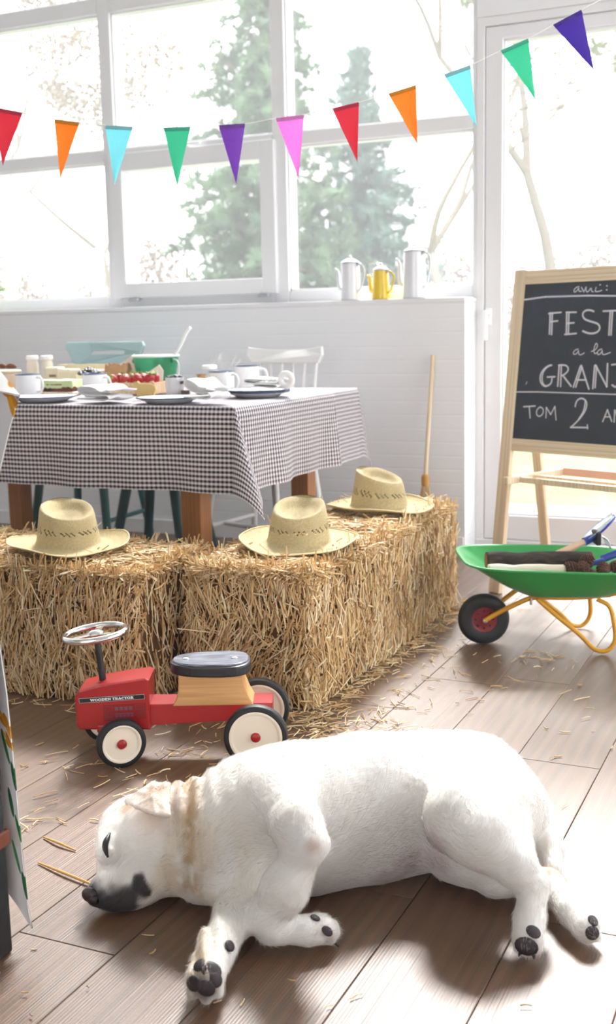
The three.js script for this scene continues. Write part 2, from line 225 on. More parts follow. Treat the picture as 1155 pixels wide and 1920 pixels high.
// chairs behind the table
function legs(t, w, d, h, splay, m, r0 = 0.016, r1 = 0.012) { for (const [x, z] of [[1, 1], [-1, 1], [1, -1], [-1, -1]]) part('leg', rod([x * (w + splay), 0, z * (d + splay)], [x * w, h, z * d], r1, r0), m, t); }
{
  const m = phys(0xa9c6c9, 0.4), t = thing('dining_chair', 'pale blue-green wooden chair with a slotted top rail behind the table', 'chair', [-3.07, 0, -4.3], 0.04);
  part('seat', extr([[-0.19, -0.2], [0.19, -0.2], [0.215, 0], [0.2, 0.19], [0, 0.205], [-0.2, 0.19], [-0.215, 0]], 0.03, 0.006, false).rotateX(Math.PI / 2).translate(0, 0.45, 0), m, t);
  const s = new THREE.Shape([[-0.15, 0], [0.15, 0], [0.172, 0.02], [0.19, 0.055], [0.207, 0.085], [0.198, 0.1], [0.1, 0.104], [-0.1, 0.104], [-0.198, 0.1], [-0.207, 0.085], [-0.19, 0.055], [-0.172, 0.02]].map((p) => new THREE.Vector2(...p)));
  const hole = new THREE.Path(); hole.absellipse(-0.085, 0.058, 0.013, 0.013, Math.PI / 2, Math.PI * 1.5, false); hole.absellipse(0.085, 0.058, 0.013, 0.013, -Math.PI / 2, Math.PI / 2, false); hole.closePath(); s.holes.push(hole);
  const cr = new THREE.ExtrudeGeometry(s, { depth: 0.016, bevelEnabled: true, bevelSize: 0.004, bevelThickness: 0.004, bevelSegments: 2, curveSegments: 10 });
  const p = cr.attributes.position; for (let i = 0; i < p.count; i++) p.setZ(i, p.getZ(i) + 0.9 * p.getX(i) ** 2); cr.computeVertexNormals(); cr.rotateX(-0.12).translate(0, 0.836, -0.215); part('top_rail', cr, m, t);
  for (const x of [-0.145, 0.145]) part('stile', rod([x * 1.0, 0.44, -0.165], [x * 1.03, 0.845, -0.192], 0.015, 0.013), m, t);
  for (const x of [-0.075, -0.025, 0.025, 0.075]) part('spindle', rod([x, 0.44, -0.165], [x * 1.1, 0.845, -0.208], 0.008, 0.008), m, t);
  const dk = phys(0x2f6468, 0.45); legs(t, 0.155, 0.14, 0.43, 0.05, dk, 0.021, 0.016);  // legs and stretchers in darker teal: the shade under the table, put into the colour
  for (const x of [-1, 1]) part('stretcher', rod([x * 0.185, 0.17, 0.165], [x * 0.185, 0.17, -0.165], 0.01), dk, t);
}
{
  const m = phys(0x1f4a50, 0.45), t = thing('stool', 'dark green stool pushed under the checked tablecloth', 'stool', [-2.50, 0, -4.0], 0.1);
  part('seat', lathe([[0, 0.4], [0.15, 0.4], [0.165, 0.41], [0.165, 0.425], [0.15, 0.435], [0, 0.432]], 32), m, t); legs(t, 0.1, 0.1, 0.402, 0.07, m, 0.022, 0.017);
  part('stretcher', rod([-0.145, 0.15, 0.145], [0.145, 0.15, 0.145], 0.009), m, t);
}
{
  const m = phys(0xefeeee, 0.4), t = thing('dining_chair', 'white wooden spindle-back chair at the right end of the table', 'chair', [-2.21, 0, -4.36], -0.12);
  part('seat', rbox(-0.2, 0.2, 0.432, 0.462, -0.19, 0.2, 0.012), m, t);
  const cr = extr([[-0.17, 0], [0.17, 0], [0.19, 0.03], [0.185, 0.06], [0.1, 0.052], [0, 0.05], [-0.1, 0.052], [-0.185, 0.06], [-0.19, 0.03]], 0.016, 0.004); const p = cr.attributes.position; for (let i = 0; i < p.count; i++) p.setZ(i, p.getZ(i) + 0.9 * p.getX(i) ** 2); cr.computeVertexNormals(); part('top_rail', cr.rotateX(-0.15).translate(0, 0.84, -0.22), m, t);
  for (let k = 0; k < 6; k++) { const x = -0.14 + k * 0.056; part('spindle', rod([x * 0.9, 0.45, -0.165], [x * 1.05, 0.85, -0.208], 0.009, 0.008), m, t); }
  legs(t, 0.15, 0.15, 0.435, 0.045, m);
  for (const x of [-1, 1]) part('stretcher', rod([x * 0.178, 0.16, 0.178], [x * 0.178, 0.16, -0.178], 0.009), m, t);
  part('stretcher', capTube([[-0.178, 0.16, 0.06], [0, 0.16, 0.1], [0.178, 0.16, 0.06]], 0.009, 12, 8), m, t);
}
// ---------------------------------------------------------------- what stands on the table
const TT = TY + 0.0065;
function mug(x, z, turn, label, r = 0.046, h = 0.083) {
  const t = thing('enamel_mug', label, 'mug', [x, TT, z], turn, 'enamel mugs on the table');
  part('cup', lathe([[0, 0.002], [r * 0.86, 0], [r * 0.95, 0.004], [r * 0.98, 0.012], [r, h * 0.9], [r * 1.02, h], [r * 0.98, h], [r * 0.95, h * 0.9], [r * 0.93, 0.014], [0, 0.008]], 40), M.enamel, t);
  part('rim', new THREE.TorusGeometry(r * 1.005, 0.0022, 8, 40).rotateX(Math.PI / 2).translate(0, h, 0), M.blueRim, t);
  part('handle', tube([[r * 0.95, h * 0.86, 0], [r + 0.02, h * 0.84, 0], [r + 0.03, h * 0.55, 0], [r + 0.02, h * 0.26, 0], [r * 0.93, h * 0.22, 0]], 0.0045, 20, 8), M.enamel, t);
}
mug(-2.755, -3.50, -0.15, 'white enamel mug at the left end of the table beside the cake');
mug(-2.475, -3.53, -0.15, 'white enamel mug between the cake and the strawberry crate');
mug(-2.072, -3.76, -0.15, 'white enamel mug standing in front of the other mug beside the kraft pouch', 0.047, 0.08);
mug(-2.085, -3.99, 0.5, 'white enamel mug standing behind the other mug near the right end', 0.048, 0.092);
function plate(x, z, r, label, n = 1) {
  const t = thing('plate', label, 'plate', [x, TT, z], 0, 'plates on the table'); const g = M.enamel;
  for (let k = 0; k < n; k++) { part('dish', lathe([[0, 0.004], [r * 0.6, 0.002], [r * 0.68, 0], [r * 0.75, 0.006], [r, 0.016], [r, 0.019], [r * 0.74, 0.010], [r * 0.66, 0.006], [0, 0.007]], 48).translate(0, k * 0.006, 0), g, t); part('rim', new THREE.TorusGeometry(r, 0.0026, 6, 48).rotateX(Math.PI / 2).translate(0, 0.0175 + k * 0.006, 0), M.blueRim, t); }
}
plate(-2.515, -3.275, 0.118, 'enamel plate with a dark rim under the folded napkin on the left');
plate(-2.005, -3.275, 0.108, 'enamel plate with a dark rim at the middle of the table edge');
plate(-1.842, -3.60, 0.112, 'two stacked pale plates at the right end of the table', 2);
const cloth = phys(0xf3f2f2, 0.9, { sheen: 0.3 });
function folded(name, label, prof, depth, x, y, z, turn, stripeAt) { // a cloth folded on itself: prof is its section, left to right
  const t = thing(name, label, 'napkin', [x, y, z], turn, 'white napkins on the table'), c = new THREE.CatmullRomCurve3(prof.map((q) => V(q[0], q[1], 0)), false, 'centripetal'), NU = 60, NV = 12;
  const f = (off) => (u, v) => { const P = c.getPoint(u), w = v - 0.5, k = 1 + 0.10 * Math.sin(u * 9 + 2) - 0.12 * Math.sin(u * 4); return [P.x + 0.006 * Math.sin(v * 7 + u * 5), P.y + 0.0025 * Math.sin(v * 8 + u * 11) * (P.y > 0.008 ? 1 : 0.3) + off, w * depth * k + 0.012 * Math.sin(u * 6.3)]; };
  part('folded_cloth', solid(grid(NU, NV, f(0)), 0.0045, NU, NV), cloth, t);
  if (stripeAt) part('stripe', solid(grid(4, NV, (u, v) => { const q = f(0.0009)(stripeAt + u * 0.022, v); return q; }), 0.0012, 4, NV), mat(0x2a3040, 0.9), t, 'dark woven stripe');
  return t; }
{ folded('napkin', 'folded white napkin with a dark stripe in front of the strawberry crate', [[-0.09, 0.008], [0.0, 0.007], [0.085, 0.010], [0.1, 0.018], [0.088, 0.027], [0.0, 0.025], [-0.085, 0.027], [-0.1, 0.036], [-0.086, 0.046], [0.0, 0.048], [0.05, 0.036], [0.098, 0.042]], 0.12, -2.24, TT + 0.002, -3.262, -0.42, 0.70);
  folded('napkin', 'loosely folded white napkin with a dark stripe at the near right corner', [[-0.07, 0.007], [0.0, 0.006], [0.06, 0.008], [0.07, 0.018], [0.055, 0.028], [0.0, 0.026], [-0.05, 0.034], [-0.075, 0.05], [-0.06, 0.062], [-0.03, 0.058], [0.01, 0.042], [0.05, 0.038]], 0.10, -1.835, TT + 0.012, -3.245, -0.40, 0.76);
  const n = folded('napkin', 'white napkin tied in a ring on the stacked plates at the right end', [[-0.11, 0.006], [0.0, 0.006], [0.07, 0.007], [0.08, 0.014], [0.07, 0.021], [0.0, 0.02], [-0.1, 0.021], [-0.11, 0.028], [-0.1, 0.034], [0.0, 0.034], [0.075, 0.034]], 0.075, -1.80, TT + 0.024, -3.62, -0.42, 0.62);
  part('knot', new THREE.TorusGeometry(0.021, 0.011, 10, 24).rotateY(0.5).translate(0.085, 0.034, 0.0), cloth, n);
}
{ // cake on its board
  const t = thing('cake_board', 'thin wooden board under the cake', 'board', [-2.77, TT, -3.70], 0.05); part('board', rbox(-0.17, 0.13, 0, 0.010, -0.09, 0.09, 0.004), M.pine, t);
  const c = thing('cake', 'dark chocolate cake with pale green icing on a board', 'cake', [-2.77, TT + 0.0105, -3.70], 0.05);
  const crumb = mat(0xffffff, 0.95, { map: tex(128, 128, (u, v) => { const k = fbm(u, v, 16, 16, 4, 6); return mix3([0.16, 0.08, 0.06], [0.42, 0.24, 0.19], sst(0.35, 0.7, k)); }), bumpMap: noiseB, bumpScale: 0.004 });
  part('sponge', rbox(-0.13, 0.11, 0, 0.030, -0.07, 0.07, 0.004), crumb, c);
  const g = grid(40, 20, (u, v) => { const x = lerp(-0.133, 0.113, u), z = lerp(0.073, -0.073, v), e = Math.min(u, 1 - u) * 40, e2 = Math.min(v, 1 - v) * 20, b = Math.min(1, e, e2); return [x, 0.031 - (1 - b) * (0.008 + 0.014 * fbm(u, v, 12, 7, 2, 4)) + b * (0.008 + 0.005 * fbm(u, v, 8, 5, 3, 2)), z]; });
  part('icing', solid(g, 0.006, 40, 20), phys(0xc2cf9c, 0.6), c);
}
for (const [x, z, k] of [[-3.12, -4.0, 0], [-3.045, -4.0, 1]]) {
  const t = thing('milk_bottle', k ? 'right one of two small cream bottles with white caps' : 'left one of two small cream bottles with white caps', 'bottle', [x, TT, z], 0, 'small bottles with white caps');
  part('bottle', lathe([[0, 0], [0.023, 0], [0.025, 0.005], [0.025, 0.1], [0.0235, 0.112], [0.022, 0.116], [0.022, 0.124], [0.0, 0.124]], 28), phys(0xeee6d6, 0.15), t); part('cap', lathe([[0, 0.122], [0.025, 0.122], [0.026, 0.125], [0.026, 0.136], [0.023, 0.14], [0, 0.14]], 28), mat(0xfafafa, 0.5), t);
}
{ const card = mat(0xf0e4cd, 0.8), slotM = mat(0x8d7a62, 0.9);
  const sp = [[-2.945, -3.92, 0.055, 0.082, 0.15, 'left one of three small cream cartons behind the cake', 1], [-2.86, -3.9, 0.062, 0.075, -0.1, 'middle one of three small cream cartons behind the cake', 0], [-2.76, -3.93, 0.09, 0.07, 0.1, 'widest of three small cream cartons behind the cake', 0]];
  for (const [x, z, w, h, a, lb, slot] of sp) { const t = thing('carton', lb, 'box', [x, TT, z], a, 'cream cartons behind the cake'); part('box', rbox(-w / 2, w / 2, 0, h, -0.03, 0.03, 0.003), card, t); part('lid', rbox(-w / 2 - 0.002, w / 2 + 0.002, h, h + 0.012, -0.032, 0.032, 0.003), mat(0xf7efdf, 0.8), t); if (slot) part('label', rbox(-0.012, 0.02, h - 0.028, h - 0.018, 0.029, 0.0315, 0.001), slotM, t); }
  const t = thing('wooden_box', 'long pale wooden box behind the cream cartons', 'box', [-2.88, TT, -4.045], 0.03); for (const g of [box(-0.12, 0.14, 0, 0.1, 0.03, 0.038), box(-0.12, 0.14, 0, 0.1, -0.038, -0.03), box(-0.12, -0.112, 0, 0.1, -0.03, 0.03), box(0.132, 0.14, 0, 0.1, -0.03, 0.03), box(-0.112, 0.132, 0, 0.008, -0.03, 0.03)]) part('board', g, mat(0xeadfbd, 0.7), t);
  const b = thing('pastry_tin', 'pale round tin under the brown pastries at the left', 'tin', [-3.14, TT, -3.86]); part('tin', lathe([[0, 0], [0.05, 0], [0.052, 0.004], [0.052, 0.07], [0.05, 0.074], [0, 0.074]], 30), mat(0xd9c3a8, 0.7), b); part('lid', lathe([[0, 0.074], [0.054, 0.074], [0.054, 0.082], [0.05, 0.085], [0, 0.085]], 30), mat(0xf0e2cf, 0.7), b);
  for (const [dx, dz, s, a] of [[-0.018, 0.01, 1, 0.3], [0.028, 0.012, 1.05, 1.2]]) { const p = tag(part('pastry', capTube([[-0.022, 0, 0], [0, 0.006, 0.004], [0.022, 0, 0]], (t) => 0.011 * Math.pow(Math.sin(Math.PI * clamp(t, 0.02, 0.98)), 0.5), 14, 10).scale(s, s, s).rotateY(a * 0.3), mat(0x6e3c22, 0.7), scene), dx < 0 ? 'left of two brown pastries on the pale tin' : 'right of two brown pastries on the pale tin', 'pastry', 'brown pastries'); p.position.set(-3.14 + dx, TT + 0.096, -3.86 + dz); }
  const bo = thing('bowl', 'small cream bowl heaped with dark berries behind the mug', 'bowl', [-2.72, TT, -3.84]); part('bowl', lathe([[0, 0], [0.03, 0], [0.034, 0.01], [0.052, 0.06], [0.054, 0.066], [0.05, 0.066], [0.03, 0.014], [0, 0.012]], 30), mat(0xf2e2d6, 0.5), bo);
  const R = rng(5), L = []; for (let i = 0; i < 46; i++) { const a = R() * 6.28, r = 0.044 * Math.sqrt(R()); L.push(ell(Math.cos(a) * r, 0.066 + 0.022 * (1 - r / 0.05) + R() * 0.004, Math.sin(a) * r, 0.009, 0.008, 0.009, 10)); }
  const h = part('blackberries', merge(L), phys(0x181620, 0.35), bo); h.userData.kind = 'stuff'; }
{ // strawberry crate
  const wd = mat(0xe6c9a6, 0.75, { map: rep(grainT, 6, 1) }), t = thing('berry_crate', 'small slatted wooden crate full of strawberries', 'crate', [-2.41, TT, -3.70], 0.12);
  for (const [y0, y1] of [[0.004, 0.019], [0.030, 0.045]]) for (const z of [-0.08, 0.076]) part('slat', rbox(-0.115, 0.115, y0, y1, z, z + 0.004, 0.001, 1), wd, t);
  for (const x of [-0.113, 0.109]) { part('end_board', rbox(x, x + 0.004, 0.004, 0.045, -0.076, 0.076, 0.001, 1), wd, t); for (const z of [-0.07, 0.07]) part('corner_post', rbox(x * 0.93 - 0.006, x * 0.93 + 0.006, 0, 0.05, z - 0.006, z + 0.006, 0.001, 1), wd, t); }
  part('bottom', box(-0.109, 0.109, 0.001, 0.004, -0.076, 0.076), wd, t);
  const red = phys(0xb3121c, 0.3, { bumpMap: rep(noiseB, 6, 6), bumpScale: 0.001 }), leaf = mat(0x8fb04e, 0.7); const R = rng(8);
  const berry = lathe([[0, -0.022], [0.006, -0.018], [0.013, -0.006], [0.0155, 0.006], [0.012, 0.014], [0, 0.016]], 16), calyx = merge([0, 1, 2, 3, 4].map((k) => ell(0.008, 0, 0, 0.009, 0.0016, 0.004, 8).rotateZ(0.25).rotateY(k * 1.2566).translate(0, 0.0165, 0)));
  let first, n = 0; const spots = []; for (let l = 0; l < 2; l++) for (let i = 0; i < (l ? 4 : 6); i++) for (let j = l ? 0 : 2; j < (l ? 2 : 3); j++) spots.push([-0.09 + (l ? 0.010 : 0) + i * (l ? 0.05 : 0.036) + (R() - 0.5) * 0.004, 0.019 + l * 0.031, -0.05 + (l ? 0.024 : 0) + j * (l ? 0.05 : 0.046) + (R() - 0.5) * 0.004]);
  const words = ['first', 'second', 'third', 'fourth', 'fifth', 'sixth'];
  for (const [x, y, z] of spots) { const s = new THREE.Group(); s.name = numbered('strawberry'); s.rotation.set(R() * 1.6 - 0.8, R() * 6, R() * 1.6 - 0.8); const q = V(x, y, z).applyAxisAngle(V(0, 1, 0), 0.12); if (y > 0.03) s.scale.setScalar(1.3); s.position.set(q.x - 2.41, q.y + TT + 0.004, q.z - 3.70); scene.add(s); part('fruit', berry, red, s); part('calyx', calyx, leaf, s); const k = Math.round((x + 0.09) / (y > 0.03 ? 0.05 : 0.036) - 0.15), wd2 = words[clamp(k, 0, 5)]; tag(s, y > 0.03 ? wd2 + ' strawberry from the left in the ' + (z > -0.0 ? 'front' : 'back') + ' row heaped on top of the crate' : wd2 + ' strawberry from the left behind the front slats of the crate', 'strawberry', y > 0.03 ? 'strawberries heaped on top' : 'strawberries low in the crate'); n++; }
}
{ // bucket with a serving spoon
  const gm = phys(0x2cb083, 0.35, { map: tex(128, 128, (u, v) => { const k = fbm(u, v, 6, 8, 4, 9); return mix3([0.55, 0.72, 0.62], [1, 1, 1], sst(0.3, 0.6, k)); }) });
  const t = thing('bucket', 'green metal bucket with a white rim on the table', 'bucket', [-2.495, TT, -3.985]);
  part('pail', lathe([[0, 0.002], [0.066, 0], [0.07, 0.006], [0.092, 0.13], [0.092, 0.133], [0.089, 0.133], [0.067, 0.01], [0, 0.008]], 48), gm, t);
  part('rim', new THREE.TorusGeometry(0.093, 0.0045, 8, 48).rotateX(Math.PI / 2).translate(0, 0.134, 0), phys(0xf2f4f3, 0.3), t);
  part('handle', tube([[0.095, 0.122, 0.02], [0.12, 0.112, 0.03], [0.132, 0.06, 0.05], [0.1, 0.012, 0.085], [0.03, 0.008, 0.112]], 0.0025, 24, 8), phys(0xeeeeee, 0.3), t);
  for (const x of [-1, 1]) part('ear', ell(x * 0.092, 0.115, 0.02, 0.006, 0.01, 0.008, 10), gm, t);
  part('filling', lathe([[0, 0.108], [0.084, 0.104]], 32), mat(0xe9e2d6, 0.8), t);
  const s = thing('serving_spoon', 'white serving spoon leaning out of the green bucket', 'spoon', [-2.482, TT, -3.985]); part('handle', capTube([[0.03, 0.115, 0.01], [0.085, 0.14, 0.012], [0.115, 0.175, 0.014], [0.145, 0.225, 0.016], [0.163, 0.243, 0.017]], (k) => 0.0045 + 0.0025 * k, 20, 8), phys(0xf7f7f7, 0.3), s); part('bowl', ell(0.018, 0.112, 0.01, 0.026, 0.008, 0.018, 14), phys(0xf7f7f7, 0.3), s);
}
{ const t = thing('paper_bag', 'small brown paper bag behind the strawberry crate', 'bag', [-2.62, TT, -3.90], 0.2), kr = mat(0xc39a74, 0.9, { bumpMap: noiseB, bumpScale: 0.003 });
  const f = (u, v) => { const a = u * 6.2832, k = 1 + 0.12 * Math.sin(a * 4 + v * 6), ww = 0.052 * (1 - 0.12 * v), d = 0.03; const c = Math.cos(a), s = Math.sin(a); return [Math.sign(c) * Math.pow(Math.abs(c), 0.5) * ww * k, v * 0.105 + (v > 0.9 ? 0.006 * Math.sin(a * 9) : 0), Math.sign(s) * Math.pow(Math.abs(s), 0.5) * d * k]; };
  part('bag', solid(grid(40, 12, f), 0.002, 40, 12), kr, t); part('bread', ell(0.01, 0.07, 0, 0.035, 0.02, 0.02), mat(0xd9a878, 0.8), t);
  const wp = mat(0xeae1dd, 0.9); const cards = [[-2.65, -3.985, 0.118, 0.45, 'large white paper corner standing before the green bucket'], [-2.435, -3.855, 0.085, 0.55, 'small white paper corner standing behind the strawberries']];
  for (const [x, z, s, a, lb] of cards) { const c = thing('paper_napkin', lb, 'napkin', [x, TT, z], 0.1); part('sheet', extr([[-s * 0.5, 0], [s * 0.5, 0], [s * 0.5, s * 0.95], [s * 0.3, s * 1.22], [-s * 0.5, s * 0.7]], 0.003, 0.0008).rotateX(-0.2), wp, c); }
}
{ const t = thing('berry_tumbler', 'small grey metal cup filled with dark berries', 'cup', [-2.19, TT, -3.62]); part('cup', lathe([[0, 0.002], [0.03, 0], [0.0315, 0.004], [0.034, 0.066], [0.032, 0.066], [0.029, 0.008], [0, 0.006]], 30), phys(0xd5d6da, 0.3, { metalness: 0.3 }), t);
  const R = rng(15), L = []; for (let i = 0; i < 26; i++) { const a = R() * 6.28, r = 0.026 * Math.sqrt(R()); L.push(ell(Math.cos(a) * r, 0.064 + R() * 0.006, Math.sin(a) * r, 0.0065, 0.006, 0.0065, 8)); } part('berries', merge(L), phys(0x14131c, 0.35), t).userData.kind = 'stuff';
  const j = thing('jam_jar', 'tiny glass jar with dark jam beside the metal cup', 'jar', [-2.135, TT, -3.60]); part('jar', lathe([[0, 0], [0.017, 0], [0.019, 0.003], [0.019, 0.03], [0.015, 0.038], [0.015, 0.044]], 24), phys(0xffffff, 0.02, { transmission: 1, thickness: 0 }), j); part('jam', lathe([[0, 0.002], [0.0165, 0.002], [0.0165, 0.02], [0, 0.02]], 20), mat(0x3a1a16, 0.4), j); part('lid', lathe([[0, 0.044], [0.017, 0.044], [0.017, 0.054], [0, 0.055]], 24), mat(0x4a3c36, 0.5), j);
  const g = thing('storage_jar', 'glass jar with a white lid behind the kraft pouch', 'jar', [-2.145, TT, -3.80]); part('jar', lathe([[0, 0], [0.032, 0], [0.034, 0.004], [0.034, 0.065], [0.024, 0.08], [0.024, 0.088]], 28), phys(0xffffff, 0.02, { transmission: 1, thickness: 0 }), g); part('lid', lathe([[0, 0.087], [0.027, 0.087], [0.028, 0.09], [0.028, 0.1], [0.025, 0.103], [0, 0.103]], 28), phys(0xf5f6f8, 0.3), g); part('filling', lathe([[0, 0.003], [0.031, 0.003], [0.031, 0.04], [0, 0.04]], 24), mat(0xe7ded2, 0.8), g);
  const k = thing('kraft_pouch', 'little brown kraft paper pouch left of the front mug', 'bag', [-2.098, TT, -3.655]); part('pouch', grid(28, 14, (u, v) => { const a = u * 6.2832, r = 0.021 * (v < 0.72 ? 1 : 1 - 0.35 * Math.sin((v - 0.72) / 0.28 * Math.PI)) * (v < 0.02 ? 0.5 : 1) * (1 + 0.1 * Math.sin(a * 5 + v * 9)); return [Math.cos(a) * r, v * 0.076, Math.sin(a) * r * 0.8]; }), mat(0xbf9a6e, 0.9, { side: THREE.DoubleSide }), k); part('base', ell(0, 0.002, 0, 0.02, 0.003, 0.016, 12), mat(0xbf9a6e, 0.9), k);
  const cc = thing('cellophane_cone', 'clear crinkled cellophane cone standing behind the jars', 'wrapper', [-2.20, TT, -3.93]); part('sheet', grid(40, 10, (u, v) => { const a = u * 6.2832, r = (0.012 + 0.045 * v) * (1 + 0.14 * Math.sin(a * 7 + v * 4)); return [Math.cos(a) * r + 0.05 * v, v * (0.13 + 0.012 * Math.sin(a * 5)), Math.sin(a) * r]; }), phys(0xffffff, 0.04, { transmission: 1, thickness: 0 }), cc);
  const s = thing('saucer', 'small white dish behind the mugs near the right end', 'dish', [-2.03, TT, -4.07]); part('dish', lathe([[0, 0.003], [0.03, 0], [0.04, 0.004], [0.065, 0.02], [0.062, 0.022], [0.038, 0.008], [0, 0.007]], 36), M.enamel, s);
  const ck = thing('animal_cookie', 'pale biscuit shaped like a little lamb leaning on the crate', 'cookie', [-2.185, TT, -3.41], 0.2); part('biscuit', extr([[-0.038, 0.03], [-0.045, 0.04], [-0.04, 0.052], [-0.028, 0.058], [-0.02, 0.05], [0.02, 0.048], [0.036, 0.042], [0.04, 0.028], [0.034, 0.016], [0.034, 0], [0.024, 0], [0.02, 0.014], [-0.012, 0.014], [-0.016, 0], [-0.027, 0], [-0.026, 0.02]], 0.008, 0.003, false).rotateX(-0.25).translate(0, 0.002, 0), mat(0xd6b777, 0.85, { bumpMap: noiseB, bumpScale: 0.002 }), ck);
}
// ---------------------------------------------------------------- straw bales, loose straw
const stalk = (() => { const g = new THREE.CylinderGeometry(0.42, 0.5, 1, 5, 3, true); const p = g.attributes.position; for (let i = 0; i < p.count; i++) { const y = p.getY(i); p.setX(i, p.getX(i) + 2.2 * (0.25 - y * y)); } g.computeVertexNormals(); return g; })();
const strawM = new THREE.MeshPhysicalMaterial({ color: 0xffffff, roughness: 0.5, side: THREE.DoubleSide });
const strawTone = (R) => { const t = R(); const c = t < 0.55 ? mix3([0.70, 0.44, 0.18], [0.86, 0.64, 0.34], R()) : t < 0.80 ? mix3([0.82, 0.63, 0.36], [0.95, 0.84, 0.60], R()) : mix3([0.36, 0.20, 0.075], [0.60, 0.36, 0.14], R()); return new THREE.Color().setRGB(...c); };
function straws(name, list, R, parent) { // list: [pos, dir, length, width]
  const m = new THREE.InstancedMesh(stalk, strawM, list.length); m.name = name; m.castShadow = m.receiveShadow = true; const q = new THREE.Quaternion(), tw = new THREE.Quaternion(), Y = V(0, 1, 0), mx = new THREE.Matrix4();
  list.forEach(([p, d, L, w], i) => { q.setFromUnitVectors(Y, d); tw.setFromAxisAngle(Y, R() * 6.28); m.setMatrixAt(i, mx.compose(p, q.multiply(tw), V(w, L, w * (0.45 + 0.55 * R())))); m.setColorAt(i, strawTone(R)); });
  m.userData.kind = 'stuff'; parent.add(m); return m;
}
function bale(label, x0, x1, z0, z1, h, seed, faces, sag) {
  const cx = (x0 + x1) / 2, cz = (z0 + z1) / 2, w = (x1 - x0) / 2, d = (z1 - z0) / 2, R = rng(seed), t = thing('straw_bale', label, 'straw bale', [cx, 0, cz], 0);
  const core = new THREE.BoxGeometry(2, 1, 2, 40, 20, 40), p = core.attributes.position; // pressed straw block with rounded, lumpy sides
  const warp = (v) => { const X = v.x, Yy = v.y, Z = v.z; const ex = Math.max(0, Math.abs(X) - (w - 0.05)), ez = Math.max(0, Math.abs(Z) - (d - 0.05)), ey = Math.max(0, Yy - (h - 0.05)); const k = (a, b) => 1 - 0.30 * clamp(a / 0.05) * clamp(b / 0.05); const nx = n3(X * 11 + seed, Yy * 11, Z * 11 + 50) - 0.5; const lump = 0.022 * nx; const m = 0.05;
    v.x -= Math.sign(X) * (m * 0.42 * clamp(ex / m) * (clamp(ez / m) + clamp(ey / m)) * 0.7); v.z -= Math.sign(Z) * (m * 0.42 * clamp(ez / m) * (clamp(ex / m) + clamp(ey / m)) * 0.7); v.y -= m * 0.3 * clamp(ey / m) * (clamp(ex / m) + clamp(ez / m)) * 0.8 + (sag ? 0.0 : 0); if (Math.abs(X) > w - 0.01) v.x += Math.sign(X) * lump; if (Math.abs(Z) > d - 0.01) v.z += Math.sign(Z) * lump; if (Yy > h - 0.01) v.y += lump * 0.8; return v; };
  const v = V(0, 0, 0); for (let i = 0; i < p.count; i++) { v.set(p.getX(i) * (w - 0.01), (p.getY(i) + 0.5) * (h - 0.008), p.getZ(i) * (d - 0.01)); warp(v); p.setXYZ(i, v.x, Math.max(0, v.y), v.z); } core.computeVertexNormals();
  part('pressed_core', core, mat(0x5a3c1a, 0.9), t);
  const list = [];
  const area = { top: 4 * w * d, front: 2 * w * h, right: 2 * d * h, left: 2 * d * h, back: 2 * w * h };
  for (const [f, dens] of faces) { const n = Math.round(area[f] * dens);
    for (let i = 0; i < n; i++) {
      const a = R() * 2 - 1, b = R() * 2 - 1, o = (R() - 0.78) * 0.03; let P, N, A, B;
      if (f === 'top') { P = V(a * w, h + o * 0.6, b * d); N = V(0, 1, 0); A = V(1, 0, 0); B = V(0, 0, 1); }
      else if (f === 'front' || f === 'back') { const s = f === 'front' ? 1 : -1; P = V(a * w, (b + 1) / 2 * h, s * (d + o)); N = V(0, 0, s); A = V(0, 1, 0); B = V(1, 0, 0); }
      else { const s = f === 'right' ? 1 : -1; P = V(s * (w + o), (b + 1) / 2 * h, a * d); N = V(s, 0, 0); A = V(0, 1, 0); B = V(0, 0, 1); }
      const edge = f !== 'top' && P.y > h - 0.05; warp(P);
      let ang = f === 'top' ? R() * 6.28 : (n3(P.x * 7 + 9, P.y * 7, P.z * 7) - 0.5) * 1.6 + (R() - 0.5) * (R() < 0.75 ? 0.8 : 3.0);
      if (R() < 0.5) ang += Math.PI;
      const loose = R(), D = A.clone().multiplyScalar(Math.cos(ang)).addScaledVector(B, Math.sin(ang)).addScaledVector(N, (R() - 0.42) * (loose < 0.07 ? 1.1 : 0.28)).normalize();
      const L = 0.035 + 0.085 * R() * R() + (loose < 0.04 ? 0.05 : 0); if (P.y - Math.abs(D.y) * L / 2 < 0.002) P.y = 0.003 + Math.abs(D.y) * L / 2;
      list.push([P, D, L, 0.0026 + 0.0042 * R() * R() + 0.001 * R()]);
    } }
  // tufts along the upper edges
  for (let i = 0; i < 900; i++) { const s = R() < 0.5 ? [R() * 2 - 1, R() < 0.75 ? 1 : -1] : [R() < 0.75 ? 1 : -1, R() * 2 - 1]; const P = warp(V(s[0] * w, h, s[1] * d)); P.y -= R() * 0.02; const D = V(s[0] * 0.6 + (R() - 0.5) * 2, (R() - 0.45) * 1.3, s[1] * 0.6 + (R() - 0.5) * 2).normalize(); list.push([P, D, 0.035 + 0.06 * R(), 0.002 + 0.0025 * R()]); }
  straws('straw', list, R, t); return t;
}
const BH = 0.378;
bale('straw bale lying along the table, under one straw hat on the left', -2.75, -1.635, -2.90, -2.465, BH, 3, [['top', 13000], ['front', 15000], ['right', 5000], ['back', 4000]]);
bale('straw bale pointing towards the windows, under two straw hats', -1.588, -1.2, -3.885, -2.62, BH, 17, [['top', 13000], ['front', 15000], ['right', 15000], ['left', 3500]]);
